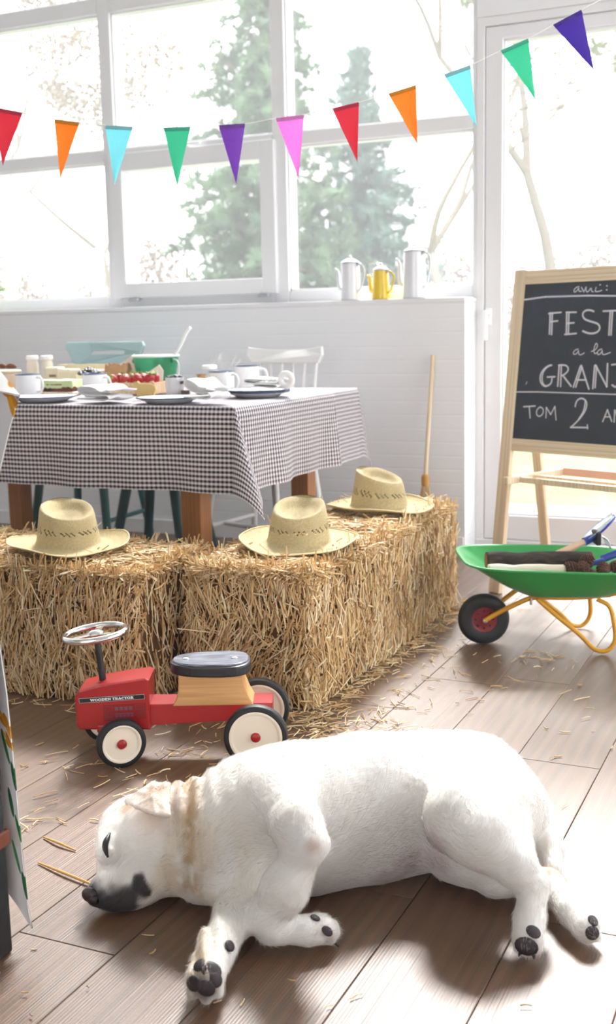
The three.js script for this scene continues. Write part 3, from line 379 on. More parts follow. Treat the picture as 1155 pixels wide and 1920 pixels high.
{ // loose straw on the boards
  const R = rng(77), L = []; const put = (x, z, n, sx, sz, l0 = 0.02, l1 = 0.05) => { for (let i = 0; i < n; i++) { const g = () => (R() + R() + R() - 1.5) * 1.2; const a = R() * 6.28, D = V(Math.cos(a), (R() - 0.5) * 0.08, Math.sin(a)).normalize(); L.push([V(x + g() * sx, 0.0025 + R() * 0.004, z + g() * sz), D, l0 + l1 * R() * R(), 0.0016 + 0.002 * R()]); } };
  for (let k = 0; k < 14; k++) { const z = lerp(-2.6, -3.9, k / 13); put(-1.17, z, 34, 0.035, 0.06); put(-1.08, z, 12, 0.10, 0.08); }
  put(-1.33, -2.56, 170, 0.16, 0.06); put(-1.12, -2.5, 130, 0.09, 0.09); put(-1.0, -2.62, 30, 0.1, 0.15); put(-1.56, -2.5, 120, 0.04, 0.12, 0.02, 0.07); put(-1.7, -2.42, 60, 0.3, 0.03, 0.03, 0.07); put(-1.5, -2.1, 34, 0.22, 0.08, 0.02, 0.06); put(-1.3, -2.25, 40, 0.15, 0.12); put(-1.28, -2.0, 20, 0.1, 0.06); put(-0.9, -3.1, 30, 0.2, 0.3); put(-0.75, -3.3, 26, 0.12, 0.1); put(-0.6, -2.7, 14, 0.25, 0.4, 0.01, 0.04); put(-0.5, -1.4, 12, 0.3, 0.12, 0.008, 0.03); put(-1.05, -1.3, 10, 0.25, 0.15, 0.006, 0.02); put(-1.42, -1.85, 14, 0.14, 0.08, 0.02, 0.05); put(-1.5, -1.78, 8, 0.04, 0.04, 0.03, 0.05);
  tag(straws('loose_straw', L, R, scene), 'loose straw scattered over the floorboards around the bales', 'straw', null, 'stuff');
  const one = (a, b, w, lb) => { const g = capTube([a, [(a[0] + b[0]) / 2, 0.006, (a[2] + b[2]) / 2 + 0.003], b], (t) => w * (0.6 + 0.4 * Math.sin(3.1 * t)), 14, 7); tag(part('straw_stalk', g, mat(0xc99a55, 0.5), scene), lb, 'straw', 'single straw stalks'); };
  one([-1.335, 0.003, -1.64], [-1.165, 0.004, -1.60], 0.0028, 'longest single straw stalk lying before the nose of the dog'); one([-1.395, 0.003, -1.735], [-1.30, 0.003, -1.71], 0.0026, 'short single straw stalk lying further from the nose of the dog');
}
// ---------------------------------------------------------------- straw hats
const hatC = tex(256, 256, (u, v) => { const k = fbm(u, v, 40, 40, 3, 5), s = 0.5 + 0.5 * Math.sin(v * 6.283 * 40); return mix3([0.68, 0.60, 0.42], [0.93, 0.88, 0.73], clamp(0.2 + 0.55 * k + 0.25 * s)); });
const hatHoles = canv(2048, 1024, (c, w, h) => { c.fillStyle = '#fff'; c.fillRect(0, 0, w, h); c.fillStyle = '#000'; const R = rng(4); for (let g = 0; g < 10; g++) for (let i = 0; i < 9; i++) { const x = (g + 0.1 + i * 0.088) / 10 * w, row = (i % 3) - 1; c.save(); c.translate(x, h * (1 - 0.47) + row * 26 + (R() - 0.5) * 8); c.rotate(0.5 - (i % 2)); c.beginPath(); c.ellipse(0, 0, 8, 13 + R() * 7, 0, 0, 6.3); c.fill(); c.restore(); } }, false);
function hat(label, x, z, turn, tilt, s = 1, crownH = 0.122) {
  const t = thing('straw_hat', label, 'hat', [x, BH + 0.014, z], turn, 'straw hats on the bales'); t.rotation.order = 'YXZ'; t.rotation.x = tilt[0]; t.rotation.z = tilt[1];
  const prof = [[0, 0.875], [0.02, 0.89], [0.045, 0.95], [0.060, 1.02], [0.070, 1.03], [0.0765, 0.97], [0.080, 0.85], [0.084, 0.6], [0.0885, 0.35], [0.0925, 0.12], [0.096, 0.03], [0.105, 0.0], [0.13, -0.02], [0.155, 0.0], [0.172, 0.05], [0.176, 0.065]];
  const vs = [0, .05, .12, .18, .22, .27, .31, .42, .52, .63, .68, .72, .8, .9, .98, 1];
  const make = (inset) => (u, v) => { let k = 0; while (k < vs.length - 2 && v > vs[k + 1]) k++; const q = clamp((v - vs[k]) / (vs[k + 1] - vs[k])); let r = lerp(prof[k][0], prof[k + 1][0], q), y = lerp(prof[k][1], prof[k + 1][1], q) * crownH; const a = u * 6.2832, c = Math.cos(a), sn = Math.sin(a);
    if (v < 0.27) { const d = sst(0.27, 0.1, v); y += crownH * (0.24 * c * (r / 0.08) - 0.16 * d); const pinch = 0.12 * sst(0.3, 1, c) * (r / 0.08); y -= crownH * pinch * (1 - Math.abs(sn)); }
    else if (v < 0.68) { y += crownH * 0.24 * c * sst(0.6, 0.27, v); r *= 1 - 0.06 * sst(0.2, 1, c) * sst(0.62, 0.3, v); }
    else { const b = (v - 0.68) / 0.32; y += b * b * (0.010 * sn * sn - 0.012 * c * c * 0.6 + 0.003 * Math.sin(a * 5)); }
    const X = c * r * 1.1 * s, Z = sn * r * 0.97 * s; return [X * (1 - inset * 0.02), y * s - inset * 0.0022 + 0.004, Z * (1 - inset * 0.02), u, v]; };
  const m = new THREE.MeshPhysicalMaterial({ color: 0xfffaf0, roughness: 0.7, map: rep(hatC, 4, 2), bumpMap: rep(weaveB, 4, 3), bumpScale: 0.003, alphaMap: hatHoles, alphaTest: 0.5, side: THREE.DoubleSide });
  part('woven_straw', grid(96, 72, make(0)), m, t); 
  part('brim_edge', tube(Array.from({ length: 48 }, (_, i) => make(0)(i / 48, 1).slice(0, 3)), 0.0022, 96, 6, true), mat(0xe4d3a3, 0.7), t);
  return t;
}
hat('straw hat on the left bale nearest the toy tractor steering wheel', -1.985, -2.66, 2.45, [0.0, 0.0], 1, 0.104);
hat('straw hat on the front end of the right bale, crown pinched', -1.365, -2.90, 1.75, [0.03, 0.02], 0.98, 0.104);
hat('straw hat at the far end of the right bale beside the broom', -1.375, -3.56, 2.9, [0.0, 0.0], 0.97, 0.112);
// ---------------------------------------------------------------- ride-on tractor
{
  const t = thing('toy_tractor', 'red wooden ride-on toy tractor with cream wheels and a chrome steering wheel', 'toy tractor', [-1.212, 0, -2.322], -2.717);
  const red = phys(0xa81018, 0.32, { clearcoat: 0.35, clearcoatRoughness: 0.2 }), cream = phys(0xeee4d2, 0.4), hubM = phys(0xa5151c, 0.3);
  const hood = extr([[0.254, 0.078], [0.412, 0.081], [0.418, 0.088], [0.418, 0.157], [0.41, 0.168], [0.372, 0.178], [0.32, 0.187], [0.257, 0.195], [0.252, 0.192]], 0.09, 0.004).translate(0, 0, -0.045); part('hood', hood, red, t);
  const strip = canv(1024, 80, (c, w, h) => { c.fillStyle = '#15161c'; c.fillRect(0, 0, w, h); c.strokeStyle = '#cfd2d8'; c.lineWidth = 5; c.strokeRect(5, 5, w - 10, h - 10); c.fillStyle = '#f4f4f4'; c.font = 'bold 50px serif'; c.textAlign = 'center'; c.textBaseline = 'middle'; c.save(); c.translate(w / 2, h / 2 + 3); c.scale(1.35, 1); c.fillText('WOODEN TRACTOR', 0, 0); c.lineWidth = 3; c.strokeStyle = '#f4f4f4'; c.strokeText('WOODEN TRACTOR', 0, 0); c.restore(); });
  const decal = (geo, map, name, o = {}) => { const p = part(name, geo, phys(0xffffff, 0.3, { map, ...o }), t); return p; };
  // near side faces local -z: turn the sheet round so that its print reads from there
  const side = (w, h, x, y, rot) => new RoundedBoxGeometry(w, h, 0.001, 1, 0.0004).rotateZ(rot).rotateY(Math.PI).translate(x, y, -0.0493);
  decal(side(0.154, 0.0125, 0.336, 0.152, 0.05), strip, 'name_strip');
  const eng = canv(512, 256, (c, w, h) => { c.fillStyle = '#8d0f17'; c.fillRect(0, 0, w, h); c.strokeStyle = '#6f4048'; c.lineWidth = 6; c.strokeRect(20, 30, 90, 190); c.strokeRect(390, 20, 100, 80); for (let i = 0; i < 4; i++) { c.fillStyle = '#77505a'; c.fillRect(140 + i * 56, 40, 44, 60); } c.fillStyle = '#74485a'; c.fillRect(130, 140, 230, 18); for (let i = 0; i < 5; i++) c.fillRect(140 + i * 46, 165, 34, 40); c.beginPath(); c.arc(470, 200, 60, 2.6, 5.2); c.stroke(); c.strokeRect(45, 100, 40, 90); c.fillStyle = '#6d4450'; c.fillRect(30, 180, 70, 20); });
  decal(side(0.1, 0.04, 0.307, 0.119, 0.04), eng, 'engine_print');
  part('chassis', merge([extr([[-0.035, 0.094], [0.25, 0.083], [0.25, 0.131], [-0.035, 0.129]], 0.07, 0.002).translate(0, 0, -0.035)]), red, t);
  part('front_axle', merge([rbox(0.315, 0.375, 0.066, 0.09, -0.05, 0.05, 0.006)]), red, t);
  const base = extr([[0.192, 0], [0.184, 0.014], [0.179, 0.035], [0.177, 0.07], [0.034, 0.07], [0.031, 0.045], [0.022, 0.02], [0.01, 0]], 0.078, 0.003).translate(0, 0.130, -0.039); part('seat_block', base, phys(0xd9aa72, 0.45, { map: (() => { const q = rep(grainT, 9, 3); q.rotation = Math.PI / 2; return q; })() }), t);
  const so = []; for (let i = 0; i < 40; i++) { const a = i / 40 * 6.2832, c = Math.cos(a), s = Math.sin(a); so.push([0.107 + Math.sign(c) * Math.pow(Math.abs(c), 0.7) * 0.09, Math.sign(s) * Math.pow(Math.abs(s), 0.8) * (0.058 - 0.012 * c)]); }
  part('seat', extr(so, 0.016, 0.005).rotateX(-Math.PI / 2).translate(0, 0.206, 0), phys(0x181a22, 0.35), t);
  const si = so.map(([a, b]) => [0.107 + (a - 0.107) * 0.97, b * 0.95]); const plateT = tex(256, 256, (u, v) => { const k = fbm(u, v, 4, 60, 3, 8), j = fbm(u, v, 6, 6, 3, 2); return mix3([0.20, 0.22, 0.28], [0.66, 0.69, 0.75], clamp(k * 1.0 + j * 0.6 - 0.35)); });
  part('seat_pad', extr(si, 0.003, 0.001).rotateX(-Math.PI / 2).translate(0, 0.2275, 0), phys(0xffffff, 0.3, { map: rep(plateT, 5, 5), clearcoat: 0.5, clearcoatRoughness: 0.25 }), t);
  for (const x of [0.165, 0.05]) part('bolt', ell(x, 0.2325, -0.005, 0.0085, 0.003, 0.0085, 14), M.chrome, t);
  part('steering_column', rod([0.362, 0.163, 0], [0.373, 0.276, 0], 0.0085, 0.0075, 16), M.black, t);
  const sw = new THREE.Group(); sw.name = 'steering_wheel'; sw.position.set(0.376, 0.297, 0); sw.rotation.z = 0.10 * -1; t.add(sw);
  part('ring', new THREE.TorusGeometry(0.072, 0.0078, 14, 56).rotateX(Math.PI / 2), M.chrome, sw); part('hub', lathe([[0, -0.024], [0.01, -0.024], [0.011, -0.008], [0.019, -0.004], [0.019, 0.003], [0.008, 0.008], [0, 0.008]], 24), M.chrome, sw);
  part('spoke', merge([0.5, 0.5 + 2.0944, 0.5 + 4.1888].map((a) => rbox(0.008, 0.068, -0.003, 0.002, -0.009, 0.009, 0.002).rotateY(a))), M.chrome, sw);
  const wheel = (x, z, r, w, sg) => { const g = new THREE.Group(); g.name = 'wheel'; g.position.set(x, r, z); t.add(g); const k = r - 0.011;
    part('tyre', lathe([[k - 0.002, -w / 2], [r - 0.004, -w / 2], [r, -w / 2 + 0.005], [r, w / 2 - 0.005], [r - 0.004, w / 2], [k - 0.002, w / 2], [k - 0.002, -w / 2]], 48).rotateX(Math.PI / 2), M.rubber, g);
    part('disc', lathe([[0, -w / 2 + 0.003], [k * 0.8, -w / 2 + 0.004], [k * 0.86, -w / 2 + 0.001], [k * 0.97, -w / 2 - 0.001], [k, -w / 2 + 0.003], [k, w / 2 - 0.003], [k * 0.97, w / 2 + 0.001], [k * 0.86, w / 2 - 0.001], [k * 0.8, w / 2 - 0.004], [0, w / 2 - 0.003]], 48).rotateX(Math.PI / 2), cream, g);
    part('hub_cap', merge([ell(0, 0, -w / 2 + 0.001, 0.0115, 0.0115, 0.006), ell(0, 0, w / 2 - 0.001, 0.0115, 0.0115, 0.006)]), hubM, g); return g; };
  wheel(0, -0.1, 0.0735, 0.026); wheel(0, 0.1, 0.0735, 0.026); part('rear_axle', rod([0, 0.0735, -0.09], [0, 0.0735, 0.09], 0.006), M.steel, t); part('rear_block', rbox(-0.02, 0.02, 0.06, 0.1, -0.034, 0.034, 0.003), red, t);
  const ph = 0.36, fx = 0.345; for (const s of [-1, 1]) { const g = wheel(fx + s * 0.092 * Math.sin(ph), s * 0.092 * Math.cos(ph), 0.0575, 0.024); g.rotation.y = ph; } part('front_rod', rod([fx - 0.092 * Math.sin(ph), 0.0575, -0.092 * Math.cos(ph)], [fx + 0.092 * Math.sin(ph), 0.0575, 0.092 * Math.cos(ph)], 0.006), M.steel, t); part('steering_pin', rod([fx, 0.0575, 0], [fx, 0.085, 0], 0.008), M.black, t);
}
// ---------------------------------------------------------------- toy wheelbarrow and its load
const BW = { x: -0.969, z: -3.405, turn: 0.44 };
const bw = (x, y, z) => { const c = Math.cos(BW.turn), s = Math.sin(BW.turn); return [BW.x + x * c + z * s, y, BW.z - x * s + z * c]; };
{
  const t = thing('toy_wheelbarrow', 'green metal toy wheelbarrow with yellow legs and a black tyre', 'wheelbarrow', [BW.x, 0, BW.z], BW.turn);
  const green = phys(0x2f9c4c, 0.4, { side: THREE.DoubleSide, clearcoat: 0.2, clearcoatRoughness: 0.3 }), yel = phys(0xe0a01e, 0.35);
  const rimY = (x) => 0.279 - 0.045 * x;
  const outline = (a, k) => { // rounded-rectangle plan, k = 0 floor of the tray, 1 rim
    const c = Math.cos(a), s = Math.sin(a), n = 0.42, X = Math.sign(c) * Math.pow(Math.abs(c), n), Z = Math.sign(s) * Math.pow(Math.abs(s), n); const xc = lerp(0.255, 0.222, k), hx = lerp(0.13, 0.292, k), hz = lerp(0.11, 0.212, k) * (1 + 0.06 * X); return [xc + X * hx, Z * hz]; };
  const K = 18, N = 96; const surf = (u, v) => { const a = u * 6.2832; const b = clamp((v - 0.25) / 0.7), q = v < 0.25 ? 0 : b; const e = outline(a, Math.pow(q, 0.85)); const sc = v < 0.25 ? v / 0.25 : 1; const yb = 0.168, y = lerp(yb, rimY(e[0]), q) ; if (v > 0.95) { const o = outline(a, 1.035); return [o[0], rimY(e[0]) - 0.004, o[1]]; } return [lerp(0.255, e[0], sc), y, e[1] * sc]; };
  part('tray', solid(grid(N, 40, surf), -0.0018, N, 40), green, t);
  part('tray_rim', tube(Array.from({ length: 64 }, (_, i) => { const e = outline(i / 64 * 6.2832, 1.02); return [e[0], rimY(e[0]) - 0.001, e[1]]; }), 0.0032, 128, 8, true), green, t);
  const w = new THREE.Group(); w.name = 'wheel'; w.position.set(0, 0.081, 0); t.add(w);
  part('tyre', lathe([[0.04, -0.017], [0.05, -0.022], [0.068, -0.022], [0.078, -0.014], [0.081, 0], [0.078, 0.014], [0.068, 0.022], [0.05, 0.022], [0.04, 0.017]], 56).rotateX(Math.PI / 2), M.rubber, w);
  part('rim', lathe([[0, -0.012], [0.02, -0.014], [0.034, -0.01], [0.038, -0.017], [0.042, -0.016], [0.042, 0.016], [0.038, 0.017], [0.034, 0.01], [0.02, 0.014], [0, 0.012]], 40).rotateX(Math.PI / 2), phys(0x84141f, 0.45), w);
  part('rim_slots', merge(Array.from({ length: 8 }, (_, i) => ell(0.027 * Math.cos(i * 0.785), 0.027 * Math.sin(i * 0.785), 0.0125, 0.004, 0.004, 0.002, 10))), M.black, w);
  part('axle_nut', merge([ell(0, 0, 0.032, 0.009, 0.009, 0.006, 12), ell(0, 0, -0.032, 0.009, 0.009, 0.006, 12)]), M.chrome, w); part('axle', rod([0, 0, -0.03], [0, 0, 0.03], 0.005), M.steel, w);
  for (const s of [-1, 1]) {
    part('fork', capTube([[-0.004, 0.081, s * 0.03], [0.04, 0.108, s * 0.036], [0.095, 0.142, s * 0.06], [0.135, 0.161, s * 0.072], [0.25, 0.162, s * 0.085], [0.37, 0.172, s * 0.10]], 0.0075, 30, 10), yel, t);
    part('leg', capTube([[0.15, 0.162, s * 0.085], [0.19, 0.125, s * 0.1], [0.27, 0.058, s * 0.125], [0.318, 0.013, s * 0.145], [0.35, 0.012, s * 0.15], [0.372, 0.04, s * 0.15], [0.37, 0.1, s * 0.14], [0.358, 0.145, s * 0.13], [0.325, 0.163, s * 0.115]], 0.0072, 60, 10), yel, t);
    part('handle', capTube([[0.36, 0.172, s * 0.10], [0.43, 0.20, s * 0.15], [0.52, 0.26, s * 0.185], [0.60, 0.32, s * 0.19], [0.72, 0.36, s * 0.19]], 0.0075, 24, 10), yel, t);
    part('grip', capTube([[0.66, 0.343, s * 0.19], [0.72, 0.361, s * 0.19], [0.76, 0.37, s * 0.19]], 0.011, 10, 10), M.black, t);
  }
  part('wing_bolt', rod([0.13, 0.145, 0.09], [0.13, 0.165, 0.09], 0.004), M.steel, t);
  const log = (label, a, b, r, tint, end, peeled) => { const g = thing('log', label, 'log', [0, 0, 0], 0, 'sticks of wood in the wheelbarrow'), A = V(...bw(...a)), B = V(...bw(...b)); const pts = []; for (let i = 0; i <= 6; i++) { const P = A.clone().lerp(B, i / 6); P.y += 0.002 * Math.sin(i * 2.1); pts.push(P); }
    const bark = part('bark', capTube(pts, (k) => r * (1 + 0.05 * Math.sin(k * 17)), 40, 20), mat(tint, 0.85, { map: peeled ? rep(grainT, 8, 2) : rep(barkT, 12, 5), bumpMap: barkT, bumpScale: 0.003 }), g); const d = B.clone().sub(A).normalize(); for (const [P, s] of [[A, -1], [B, 1]]) { const q = P.clone().addScaledVector(d, s * 0.0008); part('cut_end', rod(q.toArray(), q.clone().addScaledVector(d, s * 0.001).toArray(), r * 0.9, r * 0.9, 18), mat(end, 0.8), g); } return g; };
  log('thick dark grey log lying in the green wheelbarrow', [0.0, 0.276, 0.045], [0.325, 0.271, 0.04], 0.026, 0x9a948e, 0xb5562f);
  log('thin pale peeled stick in front of the dark log', [-0.005, 0.264, 0.115], [0.225, 0.260, 0.12], 0.0145, 0xf4ece0, 0xece3d2, true);
  const cone = (() => { const L = []; for (let k = 0; k < 9; k++) { const y = -0.022 + k * 0.0052, r = 0.017 * Math.sin(Math.PI * (0.18 + 0.8 * (k / 9))); for (let j = 0; j < 8; j++) L.push(ell(0, 0, 0, 0.0062, 0.0022, 0.0056, 7).rotateZ(0.5).translate(r, y, 0).rotateY(j * 0.785 + (k % 2) * 0.39)); } L.push(ell(0, 0, 0, 0.012, 0.024, 0.012, 10)); return merge(L); })();
  const cm = mat(0x5a3527, 0.75); const cw = ['leftmost', 'second from the left', 'third from the left', 'fourth from the left', 'rightmost'];
  [[0.243, 0.264, 0.125], [0.275, 0.266, 0.135], [0.297, 0.280, 0.10], [0.337, 0.262, 0.135], [0.378, 0.264, 0.125]].forEach((p, i) => { const c = thing('pine_cone', cw[i] + ' of the brown pine cones at the near rim of the wheelbarrow', 'pine cone', bw(...p), i * 1.3, 'pine cones in the wheelbarrow'); c.rotation.order = 'YXZ'; c.rotation.z = 1.2 - i * 0.25; c.rotation.x = 0.4 * i; part('scales', cone, cm, c); });
  const base = thing('wood_pieces', 'heap of rough wood chunks under the cones in the wheelbarrow', 'wood', [BW.x, 0, BW.z], BW.turn); { const R = rng(9), L = []; for (let i = 0; i < 14; i++) { const a = R() * 6.28; L.push(rod([0.16 + R() * 0.2, 0.19 + R() * 0.035, -0.06 + R() * 0.15], [0.18 + R() * 0.2, 0.19 + R() * 0.035, -0.06 + R() * 0.15], 0.016, 0.015, 9)); } part('chunks', merge(L), mat(0x6b5244, 0.9), base).userData.kind = 'stuff'; }
  const blue = phys(0x1d3fa3, 0.3), steel = phys(0xdfe6f2, 0.25, { metalness: 0.4 }), wood = mat(0xd9b596, 0.6);
  const rk = thing('toy_rake', 'toy rake with a wooden handle, blue collar and dark head', 'rake', [BW.x + 0.014, -0.012, BW.z - 0.007], BW.turn);
  part('handle', capTube([[0.14, 0.255, -0.03], [0.24, 0.288, -0.06], [0.325, 0.316, -0.085]], 0.0105, 14, 12), wood, rk); part('collar', rod([0.318, 0.314, -0.083], [0.352, 0.327, -0.093], 0.0135, 0.012), blue, rk); part('head', rbox(0.35, 0.366, 0.305, 0.348, -0.125, -0.055, 0.005), M.black, rk);
  for (let i = 0; i < 4; i++) part('tine', capTube([[0.364, 0.335, -0.118 + i * 0.019], [0.385, 0.325, -0.118 + i * 0.019], [0.398, 0.295, -0.118 + i * 0.019]], 0.0022, 10, 6), M.steel, rk);
  const sp = thing('toy_shovel', 'toy shovel with a pale blade and blue edge standing in the wheelbarrow', 'shovel', [BW.x, -0.018, BW.z], BW.turn);
  part('blade', solid(grid(14, 14, (u, v) => { const w = 0.036 * (0.75 + 0.25 * Math.sin(Math.PI * Math.min(1, v * 0.9 + 0.1))) * (v > 0.8 ? 1 - (v - 0.8) * 1.6 : 1), s = (u - 0.5) * 2; return [0.345 + v * 0.085, 0.325 + v * 0.072 + 0.01 * s * s, -0.10 + s * w]; }), 0.003, 14, 14), steel, sp); part('edge', capTube([[0.34, 0.323, -0.075], [0.385, 0.356, -0.066], [0.43, 0.398, -0.085], [0.432, 0.40, -0.105]], 0.004, 16, 8), blue, sp); part('handle', capTube([[0.2, 0.24, -0.115], [0.28, 0.28, -0.11], [0.347, 0.326, -0.10]], 0.009, 10, 10), wood, sp);
  const sc = thing('toy_scoop', 'blue plastic toy scoop lying at the rear of the wheelbarrow', 'scoop', [BW.x, 0, BW.z], BW.turn); part('scoop', solid(grid(12, 12, (u, v) => { const a = (u - 0.5) * 2.4; return [0.37 + v * 0.10, 0.275 + v * 0.035 - 0.02 * Math.cos(a), -0.0 + 0.028 * Math.sin(a)]; }), 0.003, 12, 12), phys(0x1d3fa3, 0.3, { side: THREE.DoubleSide }), sc); part('handle', capTube([[0.375, 0.257, 0], [0.34, 0.25, 0.0], [0.30, 0.246, 0.01]], 0.009, 10, 10), blue, sc);
}
// ---------------------------------------------------------------- easel with its chalkboard
{
  const TH = 66.8 * Math.PI / 180, TAU = 7 * Math.PI / 180, t = thing('chalkboard_easel', 'pine easel holding a black chalkboard with white handwriting', 'easel', [-1.138, 0, -4.093], Math.PI / 2 - TH);
  // local x runs along the board, z towards the room, y up; the front frame leans back by TAU
  t.rotation.y = -(Math.PI / 2 - TH);
  const up = (s, h, o = 0) => [s, h * Math.cos(TAU) + o * Math.sin(TAU), -h * Math.sin(TAU) + o * Math.cos(TAU)], upv = [0, Math.sin(TAU), Math.cos(TAU)];
  const W = 0.62;
  for (const s of [0.022, W - 0.022]) part('post', bar(up(s, 0), up(s, 1.192), 0.05, 0.024, upv, 0.004), M.pine, t);
  part('top_rail', bar(up(0.047, 1.163), up(W - 0.047, 1.163), 0.05, 0.018, upv, 0.003), M.pine, t);
  part('bottom_rail', bar(up(0.047, 0.556), up(W - 0.047, 0.556), 0.046, 0.018, upv, 0.003), M.pine, t);
  const HM = [0.000436361, 3.60463e-05, -0.0459006, 6.87221e-05, -0.000348189, 1.16901, 7.56012e-05, -2.22251e-07];
  const board = canv(1280, 1280, (c, w, h) => {
    const bx0 = 0.046, bx1 = W - 0.046, by0 = 0.576, by1 = 1.14, PX = (s) => (s - bx0) / (bx1 - bx0) * w, PY = (y) => (by1 - y) / (by1 - by0) * h, R = rng(21);
    c.fillStyle = '#29303c'; c.fillRect(0, 0, w, h);
    for (let i = 0; i < 260; i++) { c.fillStyle = 'rgba(' + (R() < 0.6 ? '120,125,150,' : '20,24,34,') + (0.010 + 0.02 * R()) + ')'; c.beginPath(); c.ellipse(R() * w, R() * h, 20 + R() * 150, 10 + R() * 60, R() * 3, 0, 6.3); c.fill(); }
    for (let i = 0; i < 1600; i++) { c.strokeStyle = 'rgba(170,172,190,' + 0.05 * R() + ')'; const x = R() * w, y = R() * h; c.beginPath(); c.moveTo(x, y); c.lineTo(x + (R() - 0.5) * 60, y + (R() - 0.5) * 20); c.stroke(); }
    const map = (x, y) => { const k = HM[6] * x + HM[7] * y + 1; return [PX((HM[0] * x + HM[1] * y + HM[2]) / k), PY((HM[3] * x + HM[4] * y + HM[5]) / k)]; };
    const S = (wd, ...p) => { const q = p.map((a) => map(a[0], a[1])); for (let pass = 0; pass < 3; pass++) { c.strokeStyle = 'rgba(226,222,232,' + (pass ? 0.55 : 0.75) + ')'; c.lineWidth = wd * (pass ? 1.15 : 1.9); c.lineCap = c.lineJoin = 'round'; c.beginPath(); const j = () => pass * (R() - 0.5) * 2; c.moveTo(q[0][0] + j(), q[0][1] + j()); if (q.length === 2) c.lineTo(q[1][0], q[1][1]); else { for (let i = 1; i < q.length - 1; i++) c.quadraticCurveTo(q[i][0], q[i][1], (q[i][0] + q[i + 1][0]) / 2, (q[i][1] + q[i + 1][1]) / 2); c.lineTo(...q[q.length - 1]); } c.stroke(); } };
    const P = (wd, ...p) => { for (let i = 0; i < p.length - 1; i++) S(wd, p[i], p[i + 1]); };
    // avui:
    S(5, [775, 100], [745, 105], [718, 140], [725, 162], [755, 145], [775, 105], [770, 150], [800, 150]); P(5, [800, 108], [825, 155], [850, 105]); S(5, [850, 105], [845, 150], [870, 160], [905, 105], [905, 150], [925, 155]); P(5, [955, 108], [945, 150]); S(5, [945, 148], [965, 158], [1015, 140]); P(6, [995, 82], [1000, 80]); P(7, [1068, 92], [1072, 92]); P(7, [1066, 135], [1070, 135]);
    P(8, [175, 242], [420, 208], [870, 196], [1300, 200], [1700, 205]);
    // FESTA
    P(9, [470, 380], [462, 600]); P(9, [492, 380], [485, 605]); P(8, [455, 385], [585, 372]); P(8, [480, 470], [550, 462]);
    P(9, [645, 372], [640, 600]); P(9, [668, 372], [662, 600]); P(8, [640, 372], [745, 370]); P(8, [650, 488], [722, 482]); P(8, [625, 605], [745, 595]);
    S(9, [930, 362], [880, 338], [810, 370], [820, 440], [900, 470], [980, 490], [1000, 545], [960, 590], [880, 598], [815, 570]); P(8, [1030, 360], [1240, 350]); P(9, [1105, 360], [1090, 610]); P(9, [1128, 360], [1112, 610]);
    P(9, [1315, 350], [1250, 620]); P(9, [1315, 350], [1390, 622]); P(8, [1275, 520], [1365, 520]);
    // a la
    S(5, [765, 760], [735, 765], [710, 800], [725, 820], [755, 805], [772, 765], [768, 810], [790, 825], [830, 800]); S(5, [905, 785], [950, 770], [975, 720], [955, 690], [935, 740], [930, 790], [945, 812], [965, 795]); S(5, [1015, 760], [985, 765], [965, 800], [980, 825], [1010, 800], [1022, 765], [1018, 810], [1040, 822], [1105, 795]);
    // GRANJA
    S(9, [485, 930], [440, 935], [370, 1010], [360, 1100], [410, 1160], [480, 1130], [490, 1070]); S(7, [470, 930], [420, 960], [385, 1030], [385, 1110], [420, 1155]); P(8, [440, 1055], [520, 1052]);
    P(9, [565, 935], [550, 1150]); P(8, [588, 940], [580, 1155]); S(8, [560, 930], [640, 920], [670, 980], [620, 1030], [590, 1040]); P(9, [610, 1045], [690, 1150]);
    P(9, [790, 940], [715, 1160]); P(8, [805, 950], [740, 1160]); P(9, [800, 935], [878, 1180]); P(8, [755, 1085], [850, 1085]);
    P(9, [940, 935], [920, 1175]); P(8, [960, 940], [945, 1165]); P(9, [950, 930], [1068, 1155]); P(9, [1076, 915], [1068, 1155]);
    P(8, [1120, 925], [1240, 912]); S(9, [1195, 915], [1195, 1090], [1170, 1170], [1125, 1140]); P(9, [1335, 930], [1265, 1190]); P(9, [1335, 930], [1405, 1192]); P(8, [1290, 1100], [1380, 1100]);
    P(6, [95, 1212], [330, 1212], [760, 1225], [1155, 1238], [1700, 1250]);
    // TOM 2 ANYS
    P(7, [190, 1368], [312, 1360]); P(7, [250, 1368], [258, 1485]); S(6, [365, 1370], [330, 1390], [322, 1450], [355, 1475], [395, 1445], [400, 1390], [365, 1370]); P(6, [430, 1375], [425, 1485]); P(6, [430, 1375], [475, 1450], [520, 1365], [532, 1508]);
    S(8, [735, 1365], [740, 1310], [800, 1270], [860, 1310], [850, 1400], [780, 1500], [690, 1585]); S(7, [840, 1310], [835, 1400], [770, 1500]); P(8, [685, 1585], [865, 1588]); P(7, [862, 1560], [866, 1600]);
    P(7, [1075, 1400], [1025, 1525]); P(7, [1075, 1400], [1120, 1522]); P(6, [1045, 1475], [1105, 1475]); P(7, [1152, 1405], [1146, 1530]); P(7, [1152, 1405], [1208, 1530]); P(7, [1214, 1400], [1208, 1530]); P(7, [1235, 1402], [1268, 1465], [1300, 1402]); P(7, [1268, 1465], [1266, 1532]); S(7, [1385, 1412], [1345, 1405], [1330, 1440], [1370, 1470], [1385, 1505], [1350, 1530], [1322, 1515]);
    P(4, [225, 1105], [215, 1130]);
  });
  const bg = new RoundedBoxGeometry(W - 0.092, 0.564, 0.008, 1, 0.001); const mm = phys(0xffffff, 0.55, { map: board }), u = bg.attributes.uv, p = bg.attributes.position; for (let i = 0; i < u.count; i++) u.setXY(i, p.getX(i) / (W - 0.092) + 0.5, p.getY(i) / 0.564 + 0.5);
  const C = up(W / 2, 0.858, 0.002); part('chalkboard', bg.rotateX(-TAU).translate(...C), mm, t);
